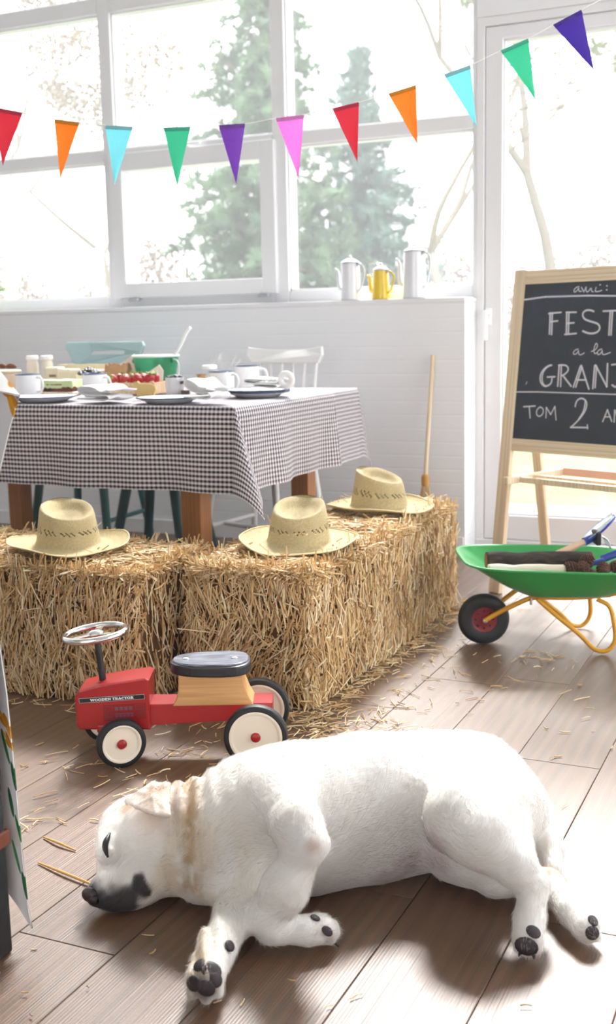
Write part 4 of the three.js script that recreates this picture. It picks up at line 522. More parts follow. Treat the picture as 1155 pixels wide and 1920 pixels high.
  // rear frame, hinged at the top, and the paper shelf between
  const RA = 9 * Math.PI / 180; for (const s of [0.0, W]) part('rear_leg', bar([s, 0, -0.36], [s, 1.165, -0.172], 0.04, 0.02, [0, 0, 1], 0.004), M.pine, t);
  part('rear_rail', bar([0.02, 0.72, -0.245], [W - 0.02, 0.72, -0.245], 0.03, 0.016, [0, 0, 1], 0.003), M.pine, t); part('hinge_rail', bar([0.06, 1.15, -0.16], [W - 0.06, 1.15, -0.16], 0.03, 0.016, [0, 0, 1], 0.003), M.pine, t);
  const y = 0.425; for (const s of [0.066, W - 0.066]) part('shelf_side', rbox(s - 0.011, s + 0.011, y - 0.014, y + 0.014, -0.36, 0.0, 0.003), M.pine, t);
  for (const z of [-0.08, -0.16, -0.345]) part('shelf_bar', rbox(0.077, W - 0.077, y - 0.013, y + (z < -0.3 ? 0.018 : 0.009), z - 0.007, z + 0.007, 0.003), z < -0.3 ? mat(0xeebfa6, 0.6) : M.pine, t);
}
// ---------------------------------------------------------------- broom, coffee pots, plant
{
  const t = thing('broom', 'small straw broom with a pale handle leaning on the white wall', 'broom', [-1.60, 0, -4.70]);
  part('handle', capTube([[0, 0.33, 0], [0.008, 0.6, -0.032], [0.016, 0.862, -0.064]], 0.0095, 16, 12), M.pine, t); part('binding', lathe([[0.012, 0.30], [0.017, 0.305], [0.018, 0.34], [0.012, 0.352], [0, 0.353]], 20), mat(0xc79348, 0.7), t);
  const R = rng(31), L = []; for (let i = 0; i < 420; i++) { const a = R() * 6.28, r = Math.sqrt(R()), top = V(Math.cos(a) * r * 0.014, 0.31, Math.sin(a) * r * 0.012), bot = V(Math.cos(a) * r * 0.075, 0.006 + R() * 0.03, Math.sin(a) * r * 0.032); const d = top.clone().sub(bot); L.push([top.clone().add(bot).multiplyScalar(0.5), d.clone().normalize(), d.length(), 0.0022]); } straws('bristles', L, R, t);
}
function pot(name, label, x, z, r0, r1, h, m, lid, rot = 0, sp = 1) {
  const t = thing(name, label, 'coffee pot', [x, 1.1065, z], rot);
  part('body', lathe([[0, 0.002], [r0 * 0.97, 0], [r0, 0.006], [lerp(r0, r1, 0.5), h * 0.5], [r1, h], [r1 * 1.03, h + 0.003], [r1 * 0.98, h + 0.004], [r1 * 0.95, h], [r0 * 0.9, 0.01], [0, 0.008]], 44), m, t);
  part('lid', lathe([[0, h + 0.026], [r1 * 0.35, h + 0.024], [r1 * 0.8, h + 0.014], [r1 * 1.08, h + 0.006], [r1 * 1.08, h + 0.003], [0, h + 0.003]], 44), lid, t); part('knob', ell(0, h + 0.03, 0, 0.009, 0.007, 0.009), lid, t); part('rim', new THREE.TorusGeometry(r1 * 1.06, 0.0014, 6, 44).rotateX(Math.PI / 2).translate(0, h + 0.003, 0), mat(0x8d929c, 0.4), t);
  const k = sp; part('spout', capTube([[-r0 * 0.9, h * 0.28, 0], [-r0 - 0.02 * k, h * 0.34, 0], [-r0 - 0.028 * k, h * 0.52, 0], [-r0 - 0.03 * k, h * 0.72, 0], [-r0 - 0.038 * k, h * 0.84, 0], [-r0 - 0.05 * k, h * 0.88, 0]], (q) => (0.0135 - 0.0075 * q) * (0.6 + 0.4 * k), 24, 12), m, t);
  part('handle', tube([[r1 * 0.98, h * 0.94, 0], [r1 + 0.022, h * 0.97, 0], [r1 + 0.042, h * 0.82, 0], [r1 + 0.036, h * 0.55, 0], [r0 + 0.014, h * 0.3, 0], [r0 * 0.98, h * 0.22, 0]], 0.0045, 28, 8), m, t); part('hinge', rbox(r1 * 0.98, r1 + 0.016, h - 0.008, h + 0.006, -0.008, 0.008, 0.003), mat(0xb9bdc4, 0.35), t);
}
{ const wh = phys(0xdcdde2, 0.2, { clearcoat: 0.5, clearcoatRoughness: 0.1 }), yl = phys(0xe3bf14, 0.22, { clearcoat: 0.5, clearcoatRoughness: 0.1 });
  pot('coffee_pot', 'white enamel coffee pot on the sill, left of the yellow one', -2.003, -4.86, 0.043, 0.041, 0.162, wh, wh, -0.35, 1); pot('coffee_pot', 'small yellow enamel coffee pot with a white lid on the sill', -1.857, -4.86, 0.041, 0.033, 0.125, yl, wh, -0.35, 0.75); pot('coffee_pot', 'tall white enamel coffee pot on the sill, right of the yellow one', -1.70, -4.86, 0.0525, 0.046, 0.20, wh, wh, -0.35, 1.05); }
{
  const t = thing('potted_plant', 'small green trailing plant in a pale pot on the window sill', 'plant', [-4.12, 1.1065, -4.86]); part('pot', lathe([[0, 0], [0.04, 0], [0.055, 0.08], [0.058, 0.085], [0.052, 0.085], [0.038, 0.01], [0, 0.01]], 28), mat(0xd8cfc4, 0.7), t); part('soil', lathe([[0, 0.074], [0.05, 0.072]], 20), mat(0x40342a, 0.95), t);
  const R = rng(6), lf = phys(0x6fa544, 0.5, { transmission: 0.35, thickness: 0, side: THREE.DoubleSide }), leaf = grid(6, 8, (u, v) => { const w = 0.5 * Math.sin(Math.PI * Math.min(1, v * 0.92 + 0.04)) * 0.5, s = (u - 0.5) * 2; return [s * w, 0.15 * Math.abs(s) * w - 0.2 * v * v, v]; });
  for (let i = 0; i < 8; i++) { const a = i * 0.785 + R() * 0.5, l = 0.07 + 0.09 * R(), up = 0.05 + 0.08 * R(); const pts = [V(0, 0.075, 0), V(Math.cos(a) * l * 0.5, 0.085 + up, Math.sin(a) * 0.03), V(Math.cos(a) * l, 0.085 + up * 0.5, Math.sin(a) * 0.05), V(Math.cos(a) * l * 1.25, 0.04 + R() * 0.04, Math.sin(a) * 0.055)]; const c = new THREE.CatmullRomCurve3(pts); part('stem', capTube(pts, 0.0014, 14, 5), mat(0x7f9a4c, 0.6), t);
    for (let k = 2; k < 12; k++) { const P = c.getPoint(k / 12), m = part('leaf', leaf, lf, t); m.position.copy(P); m.scale.setScalar(0.03 + 0.02 * R()); m.rotation.set((R() - 0.5) * 1.2, R() * 6.28, (R() - 0.5) * 1.2); } }
}
// ---------------------------------------------------------------- bunting
{
  const t = thing('bunting', 'string of coloured felt pennants hanging across the windows', 'bunting'); const col = { red: 0xe23c5c, orange: 0xfba524, blue: 0xa6ecf4, green: 0x55d6b4, purple: 0x9a58c8, pink: 0xf8a6ea, violet: 0x5a2cb4, magenta: 0xdc35a8 };
  const fl = [['red', -2.25, 1.641, -2.762, -2.161, 1.62, -2.792, -2.207, 1.473, -2.747], ['orange', -2.071, 1.598, -2.819, -2.001, 1.586, -2.842, -2.046, 1.43, -2.796], ['blue', -1.931, 1.576, -2.866, -1.855, 1.569, -2.893, -1.894, 1.407, -2.848], ['green', -1.771, 1.563, -2.922, -1.698, 1.563, -2.948, -1.726, 1.4, -2.908], ['purple', -1.622, 1.564, -2.975, -1.551, 1.566, -3.001, -1.567, 1.399, -2.966], ['pink', -1.47, 1.578, -3.032, -1.395, 1.585, -3.061, -1.401, 1.408, -3.029], ['red', -1.321, 1.599, -3.089, -1.251, 1.614, -3.117, -1.248, 1.45, -3.092], ['orange', -1.175, 1.634, -3.148, -1.103, 1.655, -3.177, -1.092, 1.49, -3.155], ['blue', -1.032, 1.681, -3.207, -0.964, 1.704, -3.235, -0.941, 1.535, -3.217], ['green', -0.888, 1.74, -3.268, -0.818, 1.77, -3.299, -0.792, 1.606, -3.284], ['violet', -0.756, 1.804, -3.326, -0.685, 1.842, -3.358, -0.647, 1.676, -3.349], ['magenta', -0.606, 1.882, -3.393, -0.534, 1.926, -3.427, -0.486, 1.76, -3.421]];
  const pts = [V(-2.9, 1.78, -2.54)]; for (const f of fl) { pts.push(V(f[1], f[2], f[3]), V(f[4], f[5], f[6])); } pts.push(V(-0.1, 2.2, -3.62), V(0.6, 2.75, -3.9)); const string = part('string', tube(pts, 0.0011, 160, 6), mat(0xf3f1ee, 0.8), t);
  fl.forEach((f, k) => { const A = V(f[1], f[2], f[3]), B = V(f[4], f[5], f[6]), C = V(f[7], f[8], f[9]), n = B.clone().sub(A).cross(C.clone().sub(A)).normalize(); // n faces away from the room
    const g = grid(10, 16, (u, v) => { const P = A.clone().lerp(B, u).lerp(C, v); const bow = 0.004 * Math.sin(Math.PI * u) * Math.sin(v * 2.6 + k) + 0.006 * v * v * Math.sin(k * 2.3); P.addScaledVector(n, bow); return [P.x, P.y, P.z, u * 0.08, v * 0.16]; });
    const felt = phys(col[f[0]], 0.95, { transmission: 0.55, thickness: 0, side: THREE.DoubleSide, bumpMap: rep(noiseB, 18, 18), bumpScale: 0.0006 }); const p = part('pennant', solid(g, 0.0006, 10, 16), felt, t, f[0] + ' pennant');
    const d = C.clone().sub(A.clone().add(B).multiplyScalar(0.5)).normalize(), o = n.clone().multiplyScalar(-0.0012); part('hem', solid(grid(6, 3, (u, v) => { const P = A.clone().lerp(B, u * 0.96 + 0.02).addScaledVector(d, v * 0.011).add(o); return [P.x, P.y, P.z]; }), 0.0012, 6, 3), mat(new THREE.Color(col[f[0]]).multiplyScalar(0.62), 0.95), p); });
}
// ---------------------------------------------------------------- dark cabinet at the left edge with a printed cloth
{
  const t = thing('cabinet', 'dark grey cabinet with a brown rail at the left edge', 'cabinet', [-1.46, 0, -1.1]), dk = phys(0x2a2c30, 0.6, { bumpMap: noiseB, bumpScale: 0.002 });
  part('carcass', rbox(-0.28, 0.282, 0, 0.93, -0.272, 0.25, 0.006), dk, t); part('rail', rbox(-0.284, 0.287, 0.185, 0.212, -0.277, 0.254, 0.004), mat(0x7c4028, 0.55), t, 'brown wooden rail'); part('top', rbox(-0.285, 0.285, 0.93, 0.948, -0.277, 0.255, 0.004), dk, t);
  const print = canv(1024, 2048, (c, w, h) => { c.fillStyle = '#f4f1f0'; c.fillRect(0, 0, w, h); const R = rng(12); const flower = (u, v, s, a = 1) => { c.globalAlpha = a; for (let k = 0; k < 5; k++) { c.fillStyle = k % 2 ? '#e8a531' : '#d98a2a'; c.save(); c.translate(u * w, (1 - v) * h); c.rotate(k * 1.257 + s); c.beginPath(); c.ellipse(0, -s * 11, s * 7, s * 13, 0, 0, 6.3); c.fill(); c.restore(); } c.globalAlpha = 1; }; const leaf = (u, v, s, r, k) => { c.fillStyle = ['#2f7d45', '#1f6038', '#4f9a5c', '#2a6e3e'][k % 4]; c.save(); c.translate(u * w, (1 - v) * h); c.rotate(r); c.beginPath(); c.ellipse(0, 0, s * 7, s * 44, 0, 0, 6.3); c.fill(); c.restore(); };
    for (let i = 0; i < 16; i++) { flower(R() * 0.8, R(), 1.2 + R()); leaf(R() * 0.8, R(), 1.2, R() * 3, i); }
    flower(0.955, 0.80, 1.5); flower(0.925, 0.70, 1.6, 0.22); flower(0.90, 0.615, 0.9, 0.8); flower(0.883, 0.315, 1.3); flower(0.89, 0.29, 1.0); for (let i = 0; i < 9; i++) leaf(0.877 + 0.018 * (i % 3) + 0.002 * i, 0.27 - i * 0.029, 0.95, -0.22 + 0.12 * (i % 2), i); });
  const edge = (y) => { const K = [[0.955, -1.158], [0.906, -1.118], [0.857, -1.140], [0.783, -1.167], [0.715, -1.188], [0.646, -1.197], [0.513, -1.188], [0.43, -1.180], [0.341, -1.176], [0.251, -1.173], [0.16, -1.170], [0.067, -1.165], [0.02, -1.158]]; for (let i = 0; i < K.length - 1; i++) if (y <= K[i][0] && y >= K[i + 1][0]) return lerp(K[i + 1][1], K[i][1], (y - K[i + 1][0]) / (K[i][0] - K[i + 1][0])); return K[K.length - 1][1]; };
  const g = grid(30, 70, (u, v) => { // over the top, then down behind the far side
    const s = v * 1.2 - 0.22, top = s < 0, fall = 0.045 * sst(0.93, 1, u), hem = 0.022 + 0.05 * sst(0.0, 0.06, 1 - u) + 0.02 * Math.sin(u * 9);
    const y = top ? 0.953 - fall * sst(-0.06, 0, s) : lerp(0.953 - fall, hem, s / 0.98), x1 = top ? lerp(-1.31, -1.120, sst(-0.07, 0, s)) : edge(Math.min(y, 0.906)), x = lerp(-1.74, x1, u);
    const z = top ? -1.392 - s * 1.4 : -1.395 - 0.005 * u + 0.016 * Math.sin(u * 22 + y * 2) * sst(0, 0.3, s) * (1 - u * u) * u; return [x, y, z, (x + 1.75) / 0.64, 1 - (s + 0.22) / 1.2]; });
  const m = part('printed_cloth', solid(g, 0.003, 30, 70), phys(0xffffff, 0.9, { map: print, side: THREE.DoubleSide }), scene); tag(m, 'white cloth printed with flowers and leaves draped over the dark cabinet', 'cloth');
}
// ---------------------------------------------------------------- the sleeping dog: one continuous body meshed from a field of tapered limbs
{
  const P = []; const S = (...a) => P.push(a);
  // torso
  S(-0.939, 0.112, -1.666, 0.098, -0.902, 0.125, -1.709, 0.116, .03); // chest
  S(-0.902, 0.125, -1.709, 0.116, -0.843, 0.128, -1.762, 0.123, .04); // rib
  S(-0.843, 0.128, -1.762, 0.123, -0.751, 0.122, -1.869, 0.123, .04); // mid
  S(-0.751, 0.122, -1.869, 0.123, -0.668, 0.115, -1.962, 0.113, .04); // loin
  S(-0.668, 0.115, -1.962, 0.113, -0.591, 0.115, -2.003, 0.105, .04); // hip
  S(-0.591, 0.115, -2.003, 0.105, -0.524, 0.100, -1.983, 0.083, .04); // rump
  S(-0.805, 0.060, -1.769, 0.048, -0.648, 0.060, -1.903, 0.047, .06); // bell
  S(-0.635, 0.165, -1.849, 0.040, -0.582, 0.085, -1.831, 0.028, .03); // flank
  S(-0.941, 0.110, -1.670, 0.097, -1.026, 0.095, -1.666, 0.092, .04); // neck
  S(-1.026, 0.095, -1.666, 0.092, -1.084, 0.085, -1.658, 0.081, .03); // neckb
  S(-0.959, 0.055, -1.598, 0.028, -0.897, 0.060, -1.586, 0.027, .03); // ruff
  S(-0.954, 0.050, -1.642, 0.039, -0.889, 0.055, -1.658, 0.047, .04); // brisk
  // head
  S(-1.125, 0.078, -1.665, 0.077, -1.107, 0.072, -1.644, 0.073, .03); // skull
  S(-1.110, 0.060, -1.623, 0.059, -1.107, 0.038, -1.546, 0.031, .025); // snout
  S(-1.107, 0.038, -1.546, 0.031, -1.125, 0.032, -1.533, 0.020, .012); // nosec
  S(-1.132, 0.112, -1.593, 0.025, -1.116, 0.100, -1.555, 0.020, .02); // brow
  S(-1.063, 0.062, -1.615, 0.049, -1.071, 0.036, -1.586, 0.032, .02); // cheek
  S(-1.067, 0.034, -1.579, 0.026, -1.094, 0.022, -1.540, 0.017, .015); // lip
  S(-1.042, 0.050, -1.607, 0.039, -1.072, 0.024, -1.565, 0.020, .02); // jaw
  // foreleg
  S(-0.834, 0.200, -1.662, 0.058, -0.759, 0.200, -1.583, 0.037, .04); // shld
  S(-0.759, 0.200, -1.583, 0.037, -0.720, 0.188, -1.559, 0.020, .025); // uparm
  S(-0.720, 0.188, -1.559, 0.019, -0.710, 0.184, -1.568, 0.011, .012); // olec
  S(-0.734, 0.172, -1.555, 0.028, -0.764, 0.110, -1.542, 0.035, .03); // fore
  S(-0.764, 0.110, -1.542, 0.036, -0.793, 0.055, -1.536, 0.031, .02); // fore2
  S(-0.793, 0.055, -1.536, 0.031, -0.785, 0.042, -1.535, 0.026, .015); // carp
  S(-0.785, 0.042, -1.535, 0.026, -0.736, 0.034, -1.558, 0.022, .012); // meta
  S(-0.736, 0.034, -1.558, 0.022, -0.714, 0.031, -1.575, 0.022, .012); // paw
  S(-0.718, 0.036, -1.585, 0.011, -0.706, 0.030, -1.595, 0.010, .006); // toe1
  S(-0.714, 0.028, -1.575, 0.011, -0.700, 0.023, -1.587, 0.010, .006); // toe2
  S(-0.720, 0.018, -1.574, 0.010, -0.705, 0.014, -1.581, 0.009, .006); // toe3
  S(-0.729, 0.044, -1.580, 0.010, -0.721, 0.040, -1.591, 0.009, .006); // toe4
  // low
  S(-0.853, 0.060, -1.600, 0.040, -0.857, 0.046, -1.540, 0.032, .03); // lup
  S(-0.857, 0.046, -1.540, 0.032, -0.841, 0.040, -1.452, 0.029, .02); // llow
  S(-0.841, 0.040, -1.452, 0.029, -0.830, 0.040, -1.415, 0.028, .015); // lwri
  S(-0.830, 0.040, -1.415, 0.028, -0.813, 0.040, -1.366, 0.027, .012); // lpaw
  S(-0.828, 0.046, -1.369, 0.010, -0.827, 0.042, -1.352, 0.010, .006); // lt1
  S(-0.821, 0.034, -1.351, 0.010, -0.821, 0.028, -1.340, 0.009, .006); // lt2
  S(-0.808, 0.026, -1.358, 0.011, -0.804, 0.020, -1.349, 0.009, .006); // lt3
  S(-0.797, 0.032, -1.372, 0.010, -0.793, 0.026, -1.364, 0.010, .006); // lt4
  S(-0.825, 0.046, -1.452, 0.013, -0.815, 0.046, -1.443, 0.010, .01); // lcp
  // hind
  S(-0.568, 0.150, -1.906, 0.083, -0.540, 0.165, -1.783, 0.062, .04); // thg
  S(-0.540, 0.165, -1.783, 0.062, -0.497, 0.155, -1.745, 0.049, .03); // thg2
  S(-0.497, 0.155, -1.745, 0.049, -0.439, 0.120, -1.732, 0.031, .03); // shk
  S(-0.439, 0.120, -1.732, 0.031, -0.410, 0.088, -1.739, 0.024, .02); // shk2
  S(-0.519, 0.110, -1.911, 0.058, -0.440, 0.085, -1.808, 0.022, .03); // ham
  S(-0.413, 0.088, -1.751, 0.023, -0.410, 0.085, -1.769, 0.019, .01); // hock
  S(-0.411, 0.085, -1.744, 0.025, -0.405, 0.052, -1.695, 0.023, .012); // met
  S(-0.405, 0.052, -1.695, 0.024, -0.400, 0.038, -1.666, 0.024, .01); // hpw
  S(-0.412, 0.036, -1.665, 0.011, -0.411, 0.024, -1.657, 0.010, .006); // ht1
  S(-0.399, 0.036, -1.660, 0.011, -0.398, 0.022, -1.656, 0.010, .006); // ht2
  S(-0.389, 0.036, -1.671, 0.011, -0.387, 0.022, -1.668, 0.010, .006); // ht3
  S(-0.574, 0.060, -1.863, 0.057, -0.496, 0.050, -1.828, 0.035, .03); // lth
  S(-0.496, 0.050, -1.828, 0.035, -0.409, 0.036, -1.852, 0.025, .02); // lsk
  S(-0.409, 0.036, -1.852, 0.025, -0.356, 0.034, -1.783, 0.023, .012); // lmt
  S(-0.356, 0.034, -1.783, 0.024, -0.326, 0.030, -1.747, 0.022, .01); // lhp
  S(-0.328, 0.036, -1.758, 0.010, -0.314, 0.032, -1.752, 0.009, .006); // lh1
  S(-0.322, 0.026, -1.744, 0.011, -0.310, 0.020, -1.741, 0.009, .006); // lh2
  S(-0.332, 0.016, -1.747, 0.010, -0.322, 0.012, -1.741, 0.009, .006); // lh3
  // tail
  S(-0.517, 0.090, -2.076, 0.043, -0.479, 0.070, -2.061, 0.031, .03); // tl0
  S(-0.479, 0.070, -2.061, 0.029, -0.440, 0.045, -1.974, 0.029, .01); // tl1
  S(-0.440, 0.045, -1.974, 0.029, -0.418, 0.030, -1.920, 0.017, .01); // tl2
  const T = []; const tri = (a, b, c, r, k) => T.push([a, b, c, r, k]); // the ear flap
  { const e = [[-1.112, 0.170, -1.620], [-1.092, 0.187, -1.627], [-1.070, 0.202, -1.645], [-1.036, 0.204, -1.638], [-0.990, 0.186, -1.566], [-1.014, 0.186, -1.561], [-1.072, 0.179, -1.590]], m = [-1.038, 0.197, -1.594]; for (let i = 0; i < 7; i++) tri(m, e[i], e[(i + 1) % 7], 0.0045, 0.0045); }
  const dot = (a, b) => a[0] * b[0] + a[1] * b[1] + a[2] * b[2], sub = (a, b) => [a[0] - b[0], a[1] - b[1], a[2] - b[2]], crs = (a, b) => [a[1] * b[2] - a[2] * b[1], a[2] * b[0] - a[0] * b[2], a[0] * b[1] - a[1] * b[0]];
  const C = P.map((a) => { const ab = [a[4] - a[0], a[5] - a[1], a[6] - a[2]]; return { a, ab, l2: dot(ab, ab), c: [a[0] + ab[0] / 2, a[1] + ab[1] / 2, a[2] + ab[2] / 2], R: Math.sqrt(dot(ab, ab)) / 2 + Math.max(a[3], a[7]) + a[8] }; });
  const udTri = (p, a, b, c) => { const ba = sub(b, a), pa = sub(p, a), cb = sub(c, b), pb = sub(p, b), ac = sub(a, c), pc = sub(p, c), n = crs(ba, ac); const s = Math.sign(dot(crs(ba, n), pa)) + Math.sign(dot(crs(cb, n), pb)) + Math.sign(dot(crs(ac, n), pc)); const seg = (e, q) => { const t = clamp(dot(e, q) / dot(e, e)); const w = [q[0] - e[0] * t, q[1] - e[1] * t, q[2] - e[2] * t]; return dot(w, w); }; return Math.sqrt(s < 2 ? Math.min(seg(ba, pa), seg(cb, pb), seg(ac, pc)) : dot(n, pa) ** 2 / dot(n, n)); };
  const field = (x, y, z) => {
    let d = 0.2;
    for (const o of C) { const q = o.a, dx = x - o.c[0], dy = y - o.c[1], dz = z - o.c[2]; const far = Math.sqrt(dx * dx + dy * dy + dz * dz) - o.R; if (far > d + 0.002) continue; const px = x - q[0], py = y - q[1], pz = z - q[2]; let t = o.l2 > 1e-9 ? (px * o.ab[0] + py * o.ab[1] + pz * o.ab[2]) / o.l2 : 0; t = t < 0 ? 0 : t > 1 ? 1 : t; const ex = px - o.ab[0] * t, ey = py - o.ab[1] * t, ez = pz - o.ab[2] * t; const e = Math.sqrt(ex * ex + ey * ey + ez * ez) - (q[3] + (q[7] - q[3]) * t); const k = q[8]; const h = Math.max(k - Math.abs(d - e), 0) / k; d = Math.min(d, e) - h * h * k * 0.25; }
    if (x < -0.96 && y > 0.12 && z < -1.5) for (const t of T) { const e = udTri([x, y, z], t[0], t[1], t[2]) - t[3], k = t[4], h = Math.max(k - Math.abs(d - e), 0) / k; d = Math.min(d, e) - h * h * k * 0.25; }
    if (d < 0.02 && d > -0.02) { // folds of skin at the neck, fine unevenness of the coat
      const u = (x + 0.968) * 0.835 - (y - 0.142) * 0.059 - (z + 1.584) * 0.547, w = Math.exp(-((u / 0.05) ** 2)) * sst(0.02, 0.06, y); d += 0.0036 * w * Math.sin(u * 230 + 3 * n3(x * 20, y * 20, z * 20)); d += 0.0022 * (n3(x * 34, y * 34, z * 34 + 9) - 0.5) + 0.0014 * (n3(x * 90, y * 90, z * 90) - 0.5);
    }
    return Math.max(d, 0.0015 - y);
  };
  // surface nets
  const h = 0.0042, lo = [-1.18, -0.006, -2.16], nx = 215, ny = 70, nz = 206, val = new Float32Array(nx * ny * nz);
  for (let k = 0; k < nz; k++) for (let j = 0; j < ny; j++) for (let i = 0; i < nx; i++) val[(k * ny + j) * nx + i] = field(lo[0] + i * h, lo[1] + j * h, lo[2] + k * h);
  const pos = [], idx = [], cell = new Int32Array(nx * ny * nz).fill(-1); const at = (i, j, k) => (k * ny + j) * nx + i;
  for (let k = 0; k < nz - 1; k++) for (let j = 0; j < ny - 1; j++) for (let i = 0; i < nx - 1; i++) {
    let m = 0, sx = 0, sy = 0, sz = 0, n = 0; const v = []; for (let c = 0; c < 8; c++) { const q = val[at(i + (c & 1), j + (c >> 1 & 1), k + (c >> 2))]; v.push(q); if (q < 0) m |= 1 << c; } if (m === 0 || m === 255) continue;
    for (let c = 0; c < 8; c++) for (const b of [1, 2, 4]) if (!(c & b)) { const e = c | b; if ((m >> c & 1) !== (m >> e & 1)) { const t = v[c] / (v[c] - v[e]); sx += (c & 1) + (b === 1 ? t : 0); sy += (c >> 1 & 1) + (b === 2 ? t : 0); sz += (c >> 2) + (b === 4 ? t : 0); n++; } }
    cell[at(i, j, k)] = pos.length / 3; pos.push(lo[0] + (i + sx / n) * h, lo[1] + (j + sy / n) * h, lo[2] + (k + sz / n) * h);
  }
  for (let k = 1; k < nz - 1; k++) for (let j = 1; j < ny - 1; j++) for (let i = 1; i < nx - 1; i++) { const s = val[at(i, j, k)] < 0; const quad = (a, b, c, d, f) => { if (f) idx.push(a, c, b, a, d, c); else idx.push(a, b, c, a, c, d); };
    if (s !== val[at(i + 1, j, k)] < 0) quad(cell[at(i, j - 1, k - 1)], cell[at(i, j, k - 1)], cell[at(i, j, k)], cell[at(i, j - 1, k)], !s);
    if (s !== val[at(i, j + 1, k)] < 0) quad(cell[at(i - 1, j, k - 1)], cell[at(i - 1, j, k)], cell[at(i, j, k)], cell[at(i, j, k - 1)], !s);
    if (s !== val[at(i, j, k + 1)] < 0) quad(cell[at(i - 1, j - 1, k)], cell[at(i, j - 1, k)], cell[at(i, j, k)], cell[at(i - 1, j, k)], !s); }
  // smoothed normals from the field; coat colours
  const N = pos.length / 3, nor = new Float32Array(N * 3), col = new Float32Array(N * 3), uv = new Float32Array(N * 2);
  const ball = (x, y, z, c, r, s) => 1 - sst(r - s, r + s, Math.hypot(x - c[0], y - c[1], z - c[2]));
  const segd = (x, y, z, a, b) => { const ab = sub(b, a), pa = [x - a[0], y - a[1], z - a[2]], t = clamp(dot(pa, ab) / dot(ab, ab)); return Math.hypot(pa[0] - ab[0] * t, pa[1] - ab[1] * t, pa[2] - ab[2] * t); };
  const e = 0.0022, WHITE = [0.81, 0.785, 0.75];
  for (let i = 0; i < N; i++) {
    const x = pos[i * 3], y = pos[i * 3 + 1], z = pos[i * 3 + 2]; let gx = field(x + e, y, z) - field(x - e, y, z), gy = field(x, y + e, z) - field(x, y - e, z), gz = field(x, y, z + e) - field(x, y, z - e); const l = Math.hypot(gx, gy, gz) || 1; nor[i * 3] = gx / l; nor[i * 3 + 1] = gy / l; nor[i * 3 + 2] = gz / l;
    const nz1 = n3(x * 25, y * 25, z * 25), nz2 = n3(x * 80 + 5, y * 80, z * 80), nn = 0.6 * nz1 + 0.4 * nz2; let c = mix3([0.77, 0.735, 0.69], WHITE, sst(0.2, 0.6, nn));
    const u = (x + 0.968) * 0.835 - (y - 0.142) * 0.059 - (z + 1.584) * 0.547 + 0.016 * (nz1 - 0.5); c = mix3(c, [0.45, 0.30, 0.15], 0.95 * Math.exp(-((u / 0.021) ** 2)) * sst(0.15, 0.62, 0.5 * nz2 + 0.5 * n3(x * 45, y * 18, z * 45 + 3)) * sst(0.03, 0.07, y)); c = mix3(c, [0.70, 0.56, 0.38], 0.55 * Math.exp(-(((u + 0.03) / 0.05) ** 2)) * sst(0.3, 0.7, nz1)); // stained ring of fur at the neck
    c = mix3(c, [0.70, 0.59, 0.44], 0.55 * ball(x, y, z, [-0.925, 0.12, -1.57], 0.085, 0.05) * sst(0.2, 0.65, nz1));
    c = mix3(c, [0.33, 0.16, 0.10], 0.85 * ball(x, y, z, [-1.050, 0.199, -1.616], 0.019, 0.012) * sst(0.2, 0.5, nn)); c = mix3(c, [0.78, 0.60, 0.50], 0.4 * ball(x, y, z, [-1.04, 0.188, -1.608], 0.06, 0.03)); // ear
    c = mix3(c, [0.60, 0.36, 0.16], 0.6 * ball(x, y, z, [-1.118, 0.158, -1.622], 0.013, 0.010));
    c = mix3(c, [0.50, 0.27, 0.24], 0.75 * ball(x, y, z, [-0.712, 0.193, -1.538], 0.010, 0.010)); // bare callus on the elbow
    c = mix3(c, [0.52, 0.39, 0.39], 0.7 * Math.max(ball(x, y, z, [-0.585, 0.13, -1.755], 0.045, 0.035), 0.8 * (1 - sst(0.02, 0.05, segd(x, y, z, [-0.69, 0.035, -1.80], [-0.60, 0.06, -1.79])))) * sst(0.2, 0.55, nn)); // thin purplish fur of the groin, with fold and underside shading painted into the coat
    { const dn = 0.010 * (nz2 - 0.5) + 0.008 * (nz1 - 0.5); const m1 = segd(x, y, z, [-1.118, 0.032, -1.520], [-1.072, 0.026, -1.533]) + dn; c = mix3(c, [0.030, 0.028, 0.033], 1 - sst(0.017, 0.040, m1)); const m2 = segd(x, y, z, [-1.075, 0.032, -1.532], [-1.050, 0.044, -1.553]) + dn; c = mix3(c, [0.05, 0.044, 0.048], 0.92 * (1 - sst(0.010, 0.026, m2))); c = mix3(c, [0.025, 0.022, 0.024], 1 - sst(0.010, 0.019, segd(x, y, z, [-1.053, 0.054, -1.556], [-1.044, 0.044, -1.553]) + dn)); } // dark muzzle and lip
    c = mix3(c, [0.56, 0.36, 0.22], 0.85 * ball(x, y, z, [-0.406, 0.05, -1.862], 0.034, 0.024) * sst(0.2, 0.6, nn)); // tail tip
    c = mix3(c, [0.10, 0.07, 0.055], 0.85 * ball(x, y, z, [-0.803, 0.038, -1.345], 0.020, 0.010) * sst(0.25, 0.5, nn)); for (const q of [[-0.703, 0.030, -1.560], [-0.803, 0.05, -1.35], [-0.393, 0.03, -1.645], [-0.31, 0.03, -1.735]]) c = mix3(c, [0.42, 0.32, 0.25], 0.55 * ball(x, y, z, q, 0.02, 0.012) * sst(0.4, 0.75, nz2));
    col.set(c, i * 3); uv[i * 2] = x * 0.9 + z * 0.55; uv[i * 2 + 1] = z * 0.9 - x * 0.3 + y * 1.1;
  }
  const g = new THREE.BufferGeometry(); g.setAttribute('position', new THREE.Float32BufferAttribute(pos, 3)); g.setAttribute('normal', new THREE.BufferAttribute(nor, 3)); g.setAttribute('color', new THREE.BufferAttribute(col, 3)); g.setAttribute('uv', new THREE.BufferAttribute(uv, 2)); g.setIndex(idx);
